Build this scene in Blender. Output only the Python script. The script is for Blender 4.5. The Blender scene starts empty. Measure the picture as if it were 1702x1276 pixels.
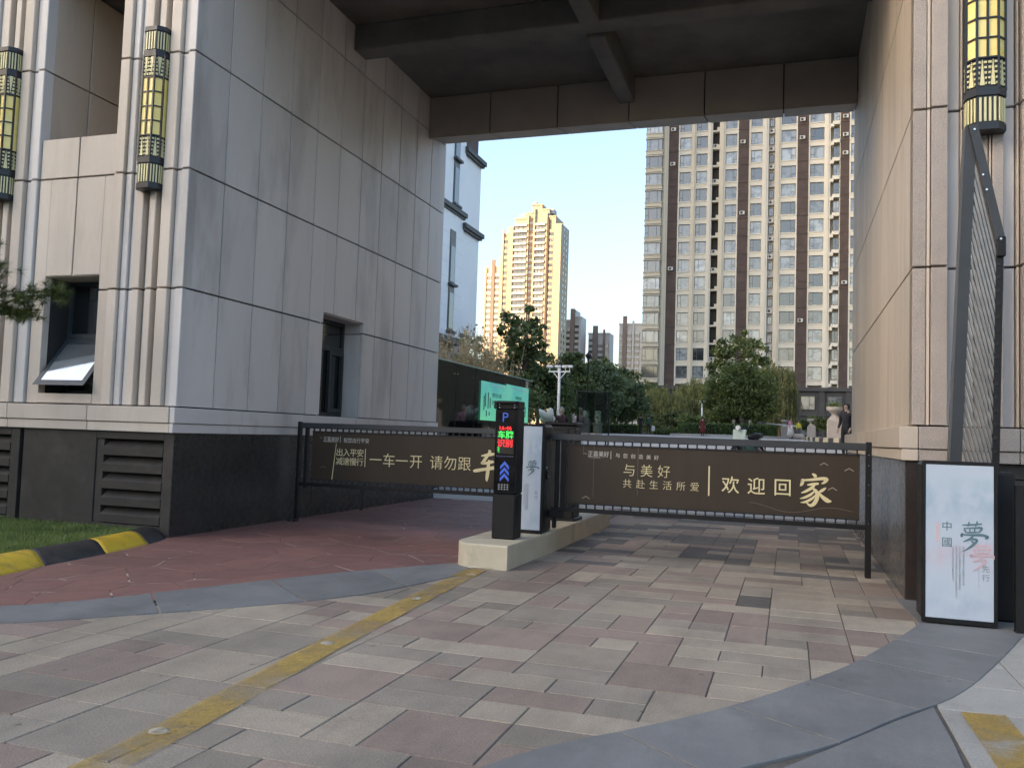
import bpy, bmesh, math, random
import numpy as np
from mathutils import Vector, Matrix

random.seed(7); rng = np.random.default_rng(7)
scene = bpy.context.scene
COL = scene.collection
rad = math.radians

# ------------------------------------------------------------------ camera
F_PX, YAW, PITCH, ROLL, CAM_H = 1421.17, 0.315384427, 0.0592060412, 0.0329243532, 1.5
_fw = Vector((-math.sin(YAW)*math.cos(PITCH), math.cos(YAW)*math.cos(PITCH), math.sin(PITCH)))
_rt = Vector((math.cos(YAW), math.sin(YAW), 0)); _up = _rt.cross(_fw)
_r2 = _rt*math.cos(ROLL) + _up*math.sin(ROLL); _u2 = _r2.cross(_fw)
cam = bpy.data.cameras.new('camera'); cam_o = bpy.data.objects.new('camera', cam); COL.objects.link(cam_o)
cam.sensor_width = 36; cam.lens = F_PX/1702*36; cam.clip_end = 3000; cam.clip_start = 0.05
cam_o.matrix_world = Matrix(((_r2.x, _u2.x, -_fw.x, 0), (_r2.y, _u2.y, -_fw.y, 0), (_r2.z, _u2.z, -_fw.z, CAM_H), (0, 0, 0, 1)))
scene.camera = cam_o

# ------------------------------------------------------------------ sky, sun, exposure
SUN_EL = rad(16); SUN_AZ = math.atan2(-0.80, -0.57)      # clockwise from +Y: the sun stands low, behind and to the left
world = bpy.data.worlds.new('World'); scene.world = world; world.use_nodes = True
wn = world.node_tree.nodes; wn.clear()
sky = wn.new('ShaderNodeTexSky'); sky.sky_type = 'NISHITA'; sky.sun_disc = False
sky.sun_elevation = SUN_EL; sky.sun_rotation = SUN_AZ; sky.altitude = 50; sky.air_density = 1.0; sky.dust_density = 4; sky.ozone_density = 3
bg = wn.new('ShaderNodeBackground'); bg.inputs['Strength'].default_value = 0.15
wo = wn.new('ShaderNodeOutputWorld')
world.node_tree.links.new(sky.outputs[0], bg.inputs[0]); world.node_tree.links.new(bg.outputs[0], wo.inputs[0])
sun = bpy.data.lights.new('sun', 'SUN'); sun.energy = 2.0; sun.angle = rad(0.53); sun.color = (1.0, 0.70, 0.42)
sun_o = bpy.data.objects.new('sun', sun); COL.objects.link(sun_o)
_sd = Vector((math.sin(SUN_AZ)*math.cos(SUN_EL), math.cos(SUN_AZ)*math.cos(SUN_EL), math.sin(SUN_EL)))
sun_o.rotation_euler = (-_sd).to_track_quat('-Z', 'Y').to_euler(); sun_o.location = (-40, -30, 60)
vs = scene.view_settings; vs.view_transform = 'Standard'; vs.look = 'None'; vs.gamma = 1; vs.exposure = 2.15; vs.use_curve_mapping = False
vs.use_white_balance = True; vs.white_balance_temperature = 7800; vs.white_balance_tint = 12      # the camera's own white balance, set for open shade
scene.cycles.max_bounces = 8; scene.cycles.transparent_max_bounces = 16
scene.cycles.sample_clamp_indirect = 6

# ------------------------------------------------------------------ helpers
def ray(x, y): return _r2*((x-851)/F_PX) - _u2*((y-638)/F_PX) + _fw
def at(x, y, Y):
    d = ray(x, y); return Vector((0, 0, CAM_H)) + d*(Y/d.y)
def atx(x, y, X):
    d = ray(x, y); return Vector((0, 0, CAM_H)) + d*(X/d.x)
def smooth(t): t = max(0, min(1, t)); return t*t*(3-2*t)
def gz(y):                       # the drive climbs behind the gate
    return 1.6*smooth((y-17.9)/18.0) + 0.3*smooth((y-36)/40)

WORLD = {}                       # world position of each parent
def wpos(o): return WORLD.get(o.name, Vector((0, 0, 0))) if o else Vector((0, 0, 0))
def put(name, mesh, parent=None, loc=(0, 0, 0), mat=None):
    o = bpy.data.objects.new(name, mesh); COL.objects.link(o)
    o.location = Vector(loc) - wpos(parent); WORLD[o.name] = Vector(loc)
    if parent: o.parent = parent
    if mat is not None and mesh is not None and len(mesh.materials) == 0: mesh.materials.append(mat)
    return o
def tag(o, label=None, cat=None, group=None, kind=None):
    for k, v in (('label', label), ('category', cat), ('group', group), ('kind', kind)):
        if v: o[k] = v
    return o
def thing(name, label, cat, loc=(0, 0, 0), group=None, rz=0):
    o = put(name, None, None, loc); o.rotation_euler[2] = rz; o.empty_display_size = .2
    return tag(o, label, cat, group)

class MB:
    def __init__(s): s.v = []; s.f = []; s.m = []
    def add(s, vs_, fs, m=0):
        b = len(s.v); s.v += [tuple(v) for v in vs_]
        for f in fs: s.f.append(tuple(b+i for i in f)); s.m.append(m)
        return s
    def box(s, x0, x1, y0, y1, z0, z1, m=0):
        if x0 > x1: x0, x1 = x1, x0
        if y0 > y1: y0, y1 = y1, y0
        if z0 > z1: z0, z1 = z1, z0
        return s.add([(x0,y0,z0),(x1,y0,z0),(x1,y1,z0),(x0,y1,z0),(x0,y0,z1),(x1,y0,z1),(x1,y1,z1),(x0,y1,z1)],
                     [(3,2,1,0),(4,5,6,7),(0,1,5,4),(1,2,6,5),(2,3,7,6),(3,0,4,7)], m)
    def cbox(s, x0, x1, y0, y1, z0, z1, c=.01, m=0):
        if x0 > x1: x0, x1 = x1, x0
        if y0 > y1: y0, y1 = y1, y0
        if z0 > z1: z0, z1 = z1, z0
        c = min(c, (x1-x0)*.45, (y1-y0)*.45, (z1-z0)*.45)
        C = Vector(((x0+x1)/2, (y0+y1)/2, (z0+z1)/2)); vs_ = []; idx = {}
        for sx in (0, 1):
            for sy in (0, 1):
                for sz in (0, 1):
                    X, Y, Z = (x0, x1)[sx], (y0, y1)[sy], (z0, z1)[sz]
                    dx, dy, dz = (c, -c)[sx], (c, -c)[sy], (c, -c)[sz]
                    for k, p in enumerate(((X, Y+dy, Z+dz), (X+dx, Y, Z+dz), (X+dx, Y+dy, Z))):
                        idx[(sx, sy, sz, k)] = len(vs_); vs_.append(p)
        fs = []
        for k in range(3):
            for sd in (0, 1):
                q = []
                for a, b in ((0,0),(1,0),(1,1),(0,1)):
                    t = [a, b]; t.insert(k, sd); q.append(idx[(t[0], t[1], t[2], k)])
                fs.append(q)
        for k in range(3):
            o1, o2 = [i for i in range(3) if i != k]
            for a in (0, 1):
                for b in (0, 1):
                    t0 = [0,0,0]; t0[o1] = a; t0[o2] = b; t1 = t0[:]; t1[k] = 1
                    fs.append([idx[(*t0, o1)], idx[(*t1, o1)], idx[(*t1, o2)], idx[(*t0, o2)]])
        for sx in (0, 1):
            for sy in (0, 1):
                for sz in (0, 1): fs.append([idx[(sx, sy, sz, k)] for k in range(3)])
        out = []
        for f in fs:
            P = [Vector(vs_[i]) for i in f]; n = (P[1]-P[0]).cross(P[2]-P[0]); ce = sum(P, Vector())/len(P)
            out.append(f if n.dot(ce-C) > 0 else f[::-1])
        return s.add(vs_, out, m)
    def poly(s, pts, z0, z1, m=0, c=0):            # prism over a counter-clockwise polygon
        n = len(pts)
        a = sum(pts[i][0]*pts[(i+1)%n][1]-pts[(i+1)%n][0]*pts[i][1] for i in range(n))
        if a < 0: pts = pts[::-1]
        vs_ = [(x, y, z0) for x, y in pts]
        if c:
            cx = sum(p[0] for p in pts)/n; cy = sum(p[1] for p in pts)/n
            vs_ += [(x, y, z1-c) for x, y in pts]
            for x, y in pts:
                d = math.hypot(x-cx, y-cy) or 1; vs_.append((x-(x-cx)/d*c, y-(y-cy)/d*c, z1))
            fs = [tuple(range(2*n, 3*n))]
            for i in range(n):
                j = (i+1) % n; fs += [(i, j, n+j, n+i), (n+i, n+j, 2*n+j, 2*n+i)]
        else:
            vs_ += [(x, y, z1) for x, y in pts]; fs = [tuple(range(n, 2*n))]
            for i in range(n): j = (i+1) % n; fs.append((i, j, n+j, n+i))
        fs.append(tuple(range(n-1, -1, -1)))
        return s.add(vs_, fs, m)
    def tube(s, pts, r, n=8, m=0, cap=True):
        pts = [Vector(p) for p in pts]; R = r if isinstance(r, (list, tuple)) else [r]*len(pts)
        vs_ = []; prev = None
        for i, p in enumerate(pts):
            t = (pts[min(i+1, len(pts)-1)]-pts[max(i-1, 0)]).normalized()
            a = Vector((0, 0, 1)) if abs(t.z) < .9 else Vector((1, 0, 0))
            if prev is not None: a = prev
            u = (a - t*a.dot(t)).normalized(); w = t.cross(u); prev = u
            for k in range(n):
                g = 2*math.pi*k/n; vs_.append(p + u*(R[i]*math.cos(g)) + w*(R[i]*math.sin(g)))
        fs = []
        for i in range(len(pts)-1):
            for k in range(n):
                k2 = (k+1) % n; fs.append((i*n+k, i*n+k2, (i+1)*n+k2, (i+1)*n+k))
        if cap: fs += [tuple(range(n-1, -1, -1)), tuple(range((len(pts)-1)*n, len(pts)*n))]
        return s.add(vs_, fs, m)
    def lathe(s, prof, cx, cy, n=20, m=0, sx=1, sy=1):
        vs_ = []
        for r, z in prof:
            for k in range(n): g = 2*math.pi*k/n; vs_.append((cx+r*sx*math.cos(g), cy+r*sy*math.sin(g), z))
        fs = []
        for i in range(len(prof)-1):
            for k in range(n): k2 = (k+1) % n; fs.append((i*n+k, i*n+k2, (i+1)*n+k2, (i+1)*n+k))
        fs += [tuple(range(n-1, -1, -1)), tuple(range((len(prof)-1)*n, len(prof)*n))]
        return s.add(vs_, fs, m)
    def bar(s, p, q, w, h, m=0):                   # rectangular bar between two points, w along Y-ish, h across
        p, q = Vector(p), Vector(q); t = (q-p).normalized()
        a = Vector((0, 1, 0)) if abs(t.y) < .9 else Vector((1, 0, 0))
        u = (a - t*a.dot(t)).normalized(); v = t.cross(u); vs_ = []
        for e in (p, q):
            for su, sv in ((-1,-1),(1,-1),(1,1),(-1,1)): vs_.append(e + u*(su*w/2) + v*(sv*h/2))
        return s.add(vs_, [(3,2,1,0),(4,5,6,7),(0,1,5,4),(1,2,6,5),(2,3,7,6),(3,0,4,7)], m)
    def mesh(s, name, mats, off=(0, 0, 0), smooth_=False):
        me = bpy.data.meshes.new(name)
        me.from_pydata([(v[0]-off[0], v[1]-off[1], v[2]-off[2]) for v in s.v], [], s.f)
        for mt in (mats if isinstance(mats, (list, tuple)) else [mats]): me.materials.append(mt)
        if any(s.m): me.polygons.foreach_set('material_index', s.m)
        if smooth_: me.polygons.foreach_set('use_smooth', [True]*len(me.polygons))
        me.update(); return me
    def build(s, name, mats, parent=None, smooth_=False, loc=None):
        if loc is None: loc = wpos(parent)
        return put(name, s.mesh(name, mats, loc, smooth_), parent, loc)

CACHE = {}
def piece(name, mat, parent, x0, x1, y0, y1, z0, z1, c=.006):    # a chamfered block; equal blocks share their mesh
    dx, dy, dz = abs(x1-x0), abs(y1-y0), abs(z1-z0)
    key = (name, mat.name, round(dx, 3), round(dy, 3), round(dz, 3), c)
    if key not in CACHE:
        b = MB(); b.cbox(-dx/2, dx/2, -dy/2, dy/2, -dz/2, dz/2, c) if c else b.box(-dx/2, dx/2, -dy/2, dy/2, -dz/2, dz/2)
        CACHE[key] = b.mesh(name, mat)
    return put(name, CACHE[key], parent, ((x0+x1)/2, (y0+y1)/2, (z0+z1)/2))

# ------------------------------------------------------------------ materials
def nodes_of(name):
    m = bpy.data.materials.new(name); m.use_nodes = True; nt = m.node_tree
    return m, nt, nt.nodes['Principled BSDF'], nt.nodes['Material Output']
def L(nt, a, b): nt.links.new(a, b)
def noise(nt, scale, detail=4, rough=.55, mapping=None, coord='pos'):
    n = nt.nodes.new('ShaderNodeTexNoise'); n.inputs['Scale'].default_value = scale
    n.inputs['Detail'].default_value = detail; n.inputs['Roughness'].default_value = rough
    if coord == 'pos': src = nt.nodes.new('ShaderNodeNewGeometry').outputs['Position']
    else: src = nt.nodes.new('ShaderNodeTexCoord').outputs['Object']
    if mapping:
        mp = nt.nodes.new('ShaderNodeMapping'); mp.inputs['Scale'].default_value = mapping; L(nt, src, mp.inputs[0]); src = mp.outputs[0]
    L(nt, src, n.inputs['Vector']); return n.outputs['Fac']
def ramp(nt, fac, lo, hi):
    r = nt.nodes.new('ShaderNodeMapRange'); r.inputs['From Min'].default_value = lo; r.inputs['From Max'].default_value = hi
    L(nt, fac, r.inputs['Value']); return r.outputs[0]
def mix(nt, fac, a, b, mode='MIX'):
    n = nt.nodes.new('ShaderNodeMix'); n.data_type = 'RGBA'; n.blend_type = mode
    for i, v in ((0, fac), (6, a), (7, b)):
        if isinstance(v, (int, float)): n.inputs[i].default_value = v
        elif isinstance(v, tuple): n.inputs[i].default_value = (*v, 1)
        else: L(nt, v, n.inputs[i])
    return n.outputs[2]
def M(name, col, rough=.6, col2=None, vscale=2.0, vrange=(.35, .7), speck=0, sscale=120, bump=0, bscale=60, metal=0, spec=.5,
      rand=0, stretch=None, stain=None, stain_scale=.6, stain_amt=.5, coord='pos', emit=0, spots=0):
    m, nt, p, o = nodes_of(name)
    c = mix(nt, ramp(nt, noise(nt, vscale, 5, .6, stretch, coord), *vrange), col, col2 or tuple(x*.8 for x in col))
    if stain: c = mix(nt, ramp(nt, noise(nt, stain_scale, 6, .65, stretch, coord), .52, .72), c, mix(nt, stain_amt, c, stain))
    if speck:
        s = noise(nt, sscale, 2, .7, None, coord); c = mix(nt, speck, c, mix(nt, ramp(nt, s, .38, .62), tuple(x*.45 for x in col), tuple(min(1, x*1.5) for x in col)))
    if spots:                                    # trodden gum, grit and grease
        vo = nt.nodes.new('ShaderNodeTexVoronoi'); vo.inputs['Scale'].default_value = 2.6; L(nt, nt.nodes.new('ShaderNodeNewGeometry').outputs['Position'], vo.inputs['Vector'])
        mm = nt.nodes.new('ShaderNodeMath'); mm.operation = 'MULTIPLY'; L(nt, ramp(nt, vo.outputs['Distance'], .055, .04), mm.inputs[0]); mm.inputs[1].default_value = spots
        c = mix(nt, mm.outputs[0], c, tuple(x*.3 for x in col))
        c = mix(nt, ramp(nt, noise(nt, .55, 6, .7, (1.6, .35, 1)), .46, .74), c, mix(nt, .55, c, tuple(x*.32 for x in col)))
    if rand:
        hv = nt.nodes.new('ShaderNodeHueSaturation'); oi = nt.nodes.new('ShaderNodeObjectInfo')
        mr = nt.nodes.new('ShaderNodeMapRange'); mr.inputs['To Min'].default_value = 1-rand; mr.inputs['To Max'].default_value = 1+rand
        L(nt, oi.outputs['Random'], mr.inputs['Value']); L(nt, mr.outputs[0], hv.inputs['Value']); L(nt, c, hv.inputs['Color']); c = hv.outputs[0]
    L(nt, c, p.inputs['Base Color'])
    rr = ramp(nt, noise(nt, vscale*2.3, 4, .6, stretch, coord), .3, .7)
    mr = nt.nodes.new('ShaderNodeMapRange'); mr.inputs['To Min'].default_value = max(.02, rough-.08); mr.inputs['To Max'].default_value = min(1, rough+.08)
    L(nt, rr, mr.inputs['Value']); L(nt, mr.outputs[0], p.inputs['Roughness'])
    p.inputs['Metallic'].default_value = metal; p.inputs['Specular IOR Level'].default_value = spec
    if bump:
        b = nt.nodes.new('ShaderNodeBump'); b.inputs['Strength'].default_value = bump; b.inputs['Distance'].default_value = .01
        L(nt, noise(nt, bscale, 4, .6, None, coord), b.inputs['Height']); L(nt, b.outputs[0], p.inputs['Normal'])
    if emit:
        L(nt, c, p.inputs['Emission Color']); p.inputs['Emission Strength'].default_value = emit
    return m
def glass_mat(name, tint=(.75, .85, .82), refl=.12):
    m, nt, p, o = nodes_of(name); nt.nodes.remove(p)
    t = nt.nodes.new('ShaderNodeBsdfTransparent'); t.inputs[0].default_value = (*tint, 1)
    g = nt.nodes.new('ShaderNodeBsdfGlossy'); g.inputs['Roughness'].default_value = .03
    f = nt.nodes.new('ShaderNodeFresnel'); f.inputs[0].default_value = 1.5
    a = nt.nodes.new('ShaderNodeMath'); a.operation = 'ADD'; a.inputs[1].default_value = refl; a.use_clamp = True
    L(nt, f.outputs[0], a.inputs[0]); s = nt.nodes.new('ShaderNodeMixShader')
    L(nt, a.outputs[0], s.inputs[0]); L(nt, t.outputs[0], s.inputs[1]); L(nt, g.outputs[0], s.inputs[2]); L(nt, s.outputs[0], o.inputs[0]); return m
def leaf_mat(name, c1, c2, trans=.35, scale=.9):
    m, nt, p, o = nodes_of(name); nt.nodes.remove(p)
    geo = nt.nodes.new('ShaderNodeNewGeometry')
    c = mix(nt, geo.outputs['Random Per Island'], c1, c2); c = mix(nt, ramp(nt, noise(nt, scale, 3), .40, .60), mix(nt, .3, c, tuple(x*.4 for x in c1)), mix(nt, .6, c, tuple(x*1.35 for x in c2)))
    d = nt.nodes.new('ShaderNodeBsdfDiffuse'); t = nt.nodes.new('ShaderNodeBsdfTranslucent'); g = nt.nodes.new('ShaderNodeBsdfGlossy'); g.inputs['Roughness'].default_value = .45
    L(nt, c, d.inputs[0]); L(nt, c, t.inputs[0])
    s = nt.nodes.new('ShaderNodeMixShader'); s.inputs[0].default_value = trans; L(nt, d.outputs[0], s.inputs[1]); L(nt, t.outputs[0], s.inputs[2])
    s2 = nt.nodes.new('ShaderNodeMixShader'); s2.inputs[0].default_value = .05; L(nt, s.outputs[0], s2.inputs[1]); L(nt, g.outputs[0], s2.inputs[2])
    L(nt, s2.outputs[0], o.inputs[0]); return m
def emit_mat(name, col, st):
    m, nt, p, o = nodes_of(name); p.inputs['Base Color'].default_value = (*[x*.3 for x in col], 1)
    p.inputs['Emission Color'].default_value = (*col, 1); p.inputs['Emission Strength'].default_value = st; return m
def paint_mat(name, col, lo, hi, scale=3.0, rough=.7):        # worn road paint: bare stone shows through
    m, nt, p, o = nodes_of(name)
    L(nt, mix(nt, ramp(nt, noise(nt, 25, 5), .3, .7), col, tuple(x*.72 for x in col)), p.inputs['Base Color']); p.inputs['Roughness'].default_value = rough
    a = nt.nodes.new('ShaderNodeMath'); a.operation = 'MULTIPLY'
    L(nt, ramp(nt, noise(nt, scale, 6, .7), lo, hi), a.inputs[0]); L(nt, ramp(nt, noise(nt, 90, 4, .8), .30, .52), a.inputs[1])
    L(nt, a.outputs[0], p.inputs['Alpha']); return m

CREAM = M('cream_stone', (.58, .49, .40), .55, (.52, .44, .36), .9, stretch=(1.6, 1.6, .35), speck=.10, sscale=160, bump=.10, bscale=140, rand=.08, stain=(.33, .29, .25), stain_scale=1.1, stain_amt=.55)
GREYST = M('greyed_stone', (.635, .605, .58), .5, (.575, .55, .53), .8, stretch=(1.5, 1.5, .4), speck=.12, sscale=170, bump=.08, bscale=150, rand=.075, stain=(.24, .22, .20), stain_scale=.8, stain_amt=.5)  # cream stone greyed for the shaded passage side; grey pilaster strips share it
ROUGHST = M('bush_hammered_granite', (.43, .375, .335), .8, (.35, .30, .27), 3, speck=.35, sscale=110, bump=.5, bscale=90, rand=.05, stain=(.24, .21, .19), stain_scale=1.4, stain_amt=.4)
BACKING = M('dark_joint', (.035, .033, .032), .9)
DARKGR = M('polished_dark_granite', (.032, .030, .029), .28, (.052, .049, .046), 6, spec=.35, speck=.35, sscale=130, rand=.06, stain=(.10, .09, .08), stain_scale=1.2, stain_amt=.25)
DARKSL = M('dark_granite_honed', (.040, .036, .033), .5, (.062, .056, .050), 4, spec=.35, speck=.3, sscale=120, bump=.12, bscale=90, rand=.10, stain=(.13, .115, .10), stain_scale=2.2, stain_amt=.5)
REDGR = M('dark_red_granite', (.026, .019, .017), .35, (.048, .034, .030), 12, speck=.5, sscale=140)
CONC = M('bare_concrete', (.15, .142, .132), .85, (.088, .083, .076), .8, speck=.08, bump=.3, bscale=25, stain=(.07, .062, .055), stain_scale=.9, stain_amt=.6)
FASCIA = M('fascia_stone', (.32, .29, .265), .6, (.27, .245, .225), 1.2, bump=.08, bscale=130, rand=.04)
SLABT = M('paving_tan', (.36, .30, .228), .82, (.285, .24, .188), 3.5, speck=.30, sscale=95, bump=.35, bscale=70, rand=.13, stain=(.15, .13, .115), stain_scale=1.0, stain_amt=.6, spots=.6)
SLABP = M('paving_pink', (.295, .222, .178), .82, (.238, .182, .15), 3.5, speck=.28, sscale=95, bump=.35, bscale=70, rand=.13, stain=(.12, .10, .092), stain_scale=1.0, stain_amt=.6, spots=.6)
SLABG = M('paving_grey', (.295, .25, .198), .82, (.235, .20, .162), 3.5, speck=.30, sscale=95, bump=.35, bscale=70, rand=.15, stain=(.11, .10, .09), stain_scale=1.0, stain_amt=.6, spots=.6)
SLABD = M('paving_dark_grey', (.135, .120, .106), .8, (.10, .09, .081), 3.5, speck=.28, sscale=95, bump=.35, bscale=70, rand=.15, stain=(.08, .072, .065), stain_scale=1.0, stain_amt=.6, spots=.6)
JOINT = M('paving_joint', (.085, .076, .066), .95, (.13, .117, .10), 9)
BAND = M('blue_grey_stone', (.195, .195, .190), .72, (.145, .147, .146), 1.6, speck=.14, sscale=120, bump=.2, bscale=80, rand=.07, stain=(.085, .085, .085), stain_scale=1.3, stain_amt=.6, spots=.6)
SIDEW = M('light_granite_paving', (.36, .345, .31), .8, (.29, .28, .255), 3, speck=.3, sscale=110, bump=.3, bscale=80, rand=.07, stain=(.17, .155, .135), stain_scale=1.6, stain_amt=.5, spots=.6)
REDST = M('red_stamped_stone', (.235, .108, .088), .62, (.175, .086, .073), 1.5, speck=.10, sscale=60, bump=.35, bscale=22, rand=.10, stain=(.085, .055, .05), stain_scale=.8, stain_amt=.55)
REDBASE = M('red_base', (.13, .062, .053), .8, (.46, .38, .31), 1.5, vrange=(.515, .55), bump=.2)
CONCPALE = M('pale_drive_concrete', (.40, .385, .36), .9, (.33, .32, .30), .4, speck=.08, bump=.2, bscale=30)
GROUND = M('earth', (.10, .09, .065), .95, (.07, .08, .04), .3, bump=.3, bscale=8)
ASPH = M('asphalt', (.055, .055, .056), .9, (.045, .045, .046), 2, speck=.3, sscale=150, bump=.4, bscale=120)
GRASS = leaf_mat('grass_blades', (.085, .165, .028), (.17, .22, .06), .35, 2.0)
YPAINT = M('yellow_kerb_paint', (.62, .40, .028), .5, (.55, .34, .025), 4, bump=.1, stain=(.20, .14, .05), stain_scale=5, stain_amt=.75)
KPAINT = M('black_kerb_paint', (.016, .016, .017), .5, (.03, .028, .026), 5, bump=.1, stain=(.09, .08, .07), stain_scale=3, stain_amt=.4)
WORNY = paint_mat('worn_yellow_paint', (.50, .33, .085), .30, .58, 1.3)
ISLAND = M('cream_painted_concrete', (.56, .50, .375), .65, (.48, .42, .31), 2.5, bump=.15, bscale=40, stain=(.22, .18, .13), stain_scale=2.2, stain_amt=.55)
WHITEP = M('white_paint', (.78, .78, .78), .45, (.70, .70, .69), 3)
BLACKM = M('black_powder_coat', (.009, .009, .010), .45, (.013, .013, .014), 5, bump=.05, bscale=200, spec=.3)
DGREYM = M('dark_grey_metal', (.040, .044, .048), .42, (.052, .056, .060), 3, metal=.3)
SILVER = M('worn_aluminium', (.30, .28, .26), .38, (.20, .19, .18), 8, metal=.8)
CHROME = M('bolt_steel', (.7, .7, .7), .25, metal=1)
FRAMEM = M('window_frame_grey', (.030, .040, .046), .38, (.038, .048, .054), 4)
DGLASS = M('dark_window_glass', (.012, .016, .018), .05, spec=.9)
SKYGLASS = M('reflective_sash_glass', (.62, .68, .72), .04, spec=1.0, metal=.85)
BANNER = M('brown_banner_vinyl', (.048, .034, .0225), .5, (.040, .028, .0185), 1.2, stretch=(3, 3, .6), bump=.05, bscale=15, spec=.3)
GOLD = M('pale_gold_print', (.72, .62, .36), .5, (.68, .58, .33), 5)
PALEPR = M('pale_print', (.58, .54, .48), .5)
FAINTPR = M('faint_brown_print', (.15, .115, .085), .5)
RUBBER = M('black_rubber', (.012, .012, .012), .7)
LAMPY = M('amber_lamp_panel', (.93, .70, .17), .3, (.94, .80, .36), 3.5, vrange=(.3, .75))
LAMPL = M('pale_lamp_panel', (.72, .66, .36), .35)
LAMPD = M('dark_bronze', (.030, .034, .040), .38, metal=.4)
INK = M('teal_ink', (.10, .20, .23), .6); INKG = M('grey_ink', (.25, .28, .31), .6); INKP = M('pink_ink', (.66, .47, .51), .6); INKF = M('faint_ink', (.42, .46, .50), .6)

# ------------------------------------------------------------------ lettering
def glyphs(body, size, mat, name='lettering', weight=0.0, extr=.0008):
    cu = bpy.data.curves.new('txt', 'FONT'); cu.body = body; cu.size = size; cu.offset = weight; cu.extrude = extr
    o = bpy.data.objects.new('txt', cu); COL.objects.link(o)
    me = bpy.data.meshes.new_from_object(o.evaluated_get(bpy.context.evaluated_depsgraph_get())); me.name = name
    bpy.data.objects.remove(o); bpy.data.curves.remove(cu)
    me.materials.clear(); me.materials.append(mat); return me
def text(body, size, mat, parent, loc, sx=1.0, rz=0, name='lettering', weight=0.0, vertical=False, step=1.1, shear=0):
    """flat letters standing in the XZ plane, facing -Y (or turned by rz), lower-left corner at loc"""
    key = (body, size, mat.name, weight)
    if key not in CACHE: CACHE[key] = glyphs(body, size, mat, name, weight)
    o = put(name, CACHE[key], parent, loc)
    o.rotation_euler = (rad(90), 0, rz); o.scale = (sx, 1, 1); return o
def catmull(pts, k=7):
    out = []; n = len(pts)
    for i in range(n-1):
        p0, p1, p2, p3 = pts[max(i-1, 0)], pts[i], pts[i+1], pts[min(i+2, n-1)]
        for j in range(k):
            t = j/k
            out.append(tuple(.5*((2*p1[c]) + (-p0[c]+p2[c])*t + (2*p0[c]-5*p1[c]+4*p2[c]-p3[c])*t*t + (-p0[c]+3*p1[c]-3*p2[c]+p3[c])*t**3) for c in range(3)))
    out.append(tuple(pts[-1])); return out
def brush(name, strokes, size, mat, parent, loc, rz=0):
    """brush-written character: strokes of (x, y, half width) in a unit square, as thin raised ribbons"""
    b = MB()
    for si, st in enumerate(strokes):
        c = catmull(st); nn = len(c); vs_ = []; h = .0012 + si*.0003
        for i, (x, y, w) in enumerate(c):
            a, d = c[max(i-1, 0)], c[min(i+1, nn-1)]; tx, ty = d[0]-a[0], d[1]-a[1]; l = math.hypot(tx, ty) or 1
            nx, ny = -ty/l*w, tx/l*w
            vs_ += [((x+nx)*size, -h, (y+ny)*size), ((x-nx)*size, -h, (y-ny)*size)]
        b.add(vs_, [(2*i, 2*i+1, 2*i+3, 2*i+2) for i in range(nn-1)])
    o = put(name, b.mesh(name, mat), parent, loc); o.rotation_euler[2] = rz; return o
CHE = [[(.28,.80,.02),(.45,.83,.045),(.62,.86,.05),(.74,.88,.03)], [(.52,.99,.015),(.58,.95,.045),(.50,.82,.05),(.36,.62,.05),(.30,.56,.03),(.45,.57,.045),(.66,.62,.05),(.72,.60,.02)],
       [(.02,.30,.03),(.14,.32,.055),(.45,.38,.05),(.80,.44,.06),(.98,.42,.02)], [(.56,.68,.03),(.54,.50,.055),(.52,.25,.06),(.50,.06,.045),(.51,-.02,.01)]]
JIA = [[(.42,1.0,.02),(.50,.95,.05),(.53,.89,.04)], [(.10,.72,.02),(.14,.80,.05),(.12,.68,.05),(.07,.60,.02)], [(.12,.78,.03),(.40,.81,.04),(.72,.86,.05),(.86,.84,.05),(.78,.74,.04),(.70,.70,.015)],
       [(.28,.64,.02),(.45,.67,.045),(.62,.70,.03)], [(.52,.68,.02),(.42,.56,.045),(.24,.44,.04),(.10,.38,.015)], [(.40,.56,.02),(.54,.46,.05),(.58,.28,.06),(.50,.08,.06),(.38,.00,.045),(.26,.08,.015)],
       [(.50,.46,.02),(.38,.34,.04),(.20,.24,.035),(.06,.20,.01)], [(.54,.34,.02),(.40,.20,.04),(.22,.10,.035),(.08,.08,.01)], [(.84,.58,.015),(.74,.50,.045),(.62,.42,.03)], [(.60,.44,.02),(.72,.30,.05),(.88,.18,.065),(1.0,.16,.02)]]
MENG = [[(.10,.86,.02),(.40,.88,.035),(.80,.94,.03)], [(.34,1.0,.02),(.33,.90,.03),(.30,.80,.015)], [(.62,1.04,.02),(.62,.94,.035),(.56,.82,.015)], [(.16,.74,.02),(.20,.64,.035),(.22,.56,.02)], [(.16,.73,.02),(.50,.76,.03),(.78,.78,.04),(.74,.66,.035),(.66,.58,.02)],
        [(.36,.75,.015),(.37,.66,.025),(.37,.58,.015)], [(.55,.76,.015),(.54,.68,.025),(.52,.59,.015)], [(.22,.57,.02),(.45,.58,.03),(.68,.60,.02)], [(.04,.46,.02),(.10,.50,.05),(.06,.38,.04)], [(.08,.48,.03),(.45,.48,.04),(.80,.50,.05),(1.0,.44,.05),(.90,.36,.02)],
        [(.50,.46,.02),(.36,.32,.04),(.14,.20,.02)], [(.34,.32,.02),(.56,.32,.04),(.62,.26,.04),(.44,.06,.045),(.22,-.12,.02),(.10,-.18,.008)], [(.40,.26,.015),(.47,.20,.035),(.50,.16,.02)]]

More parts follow.
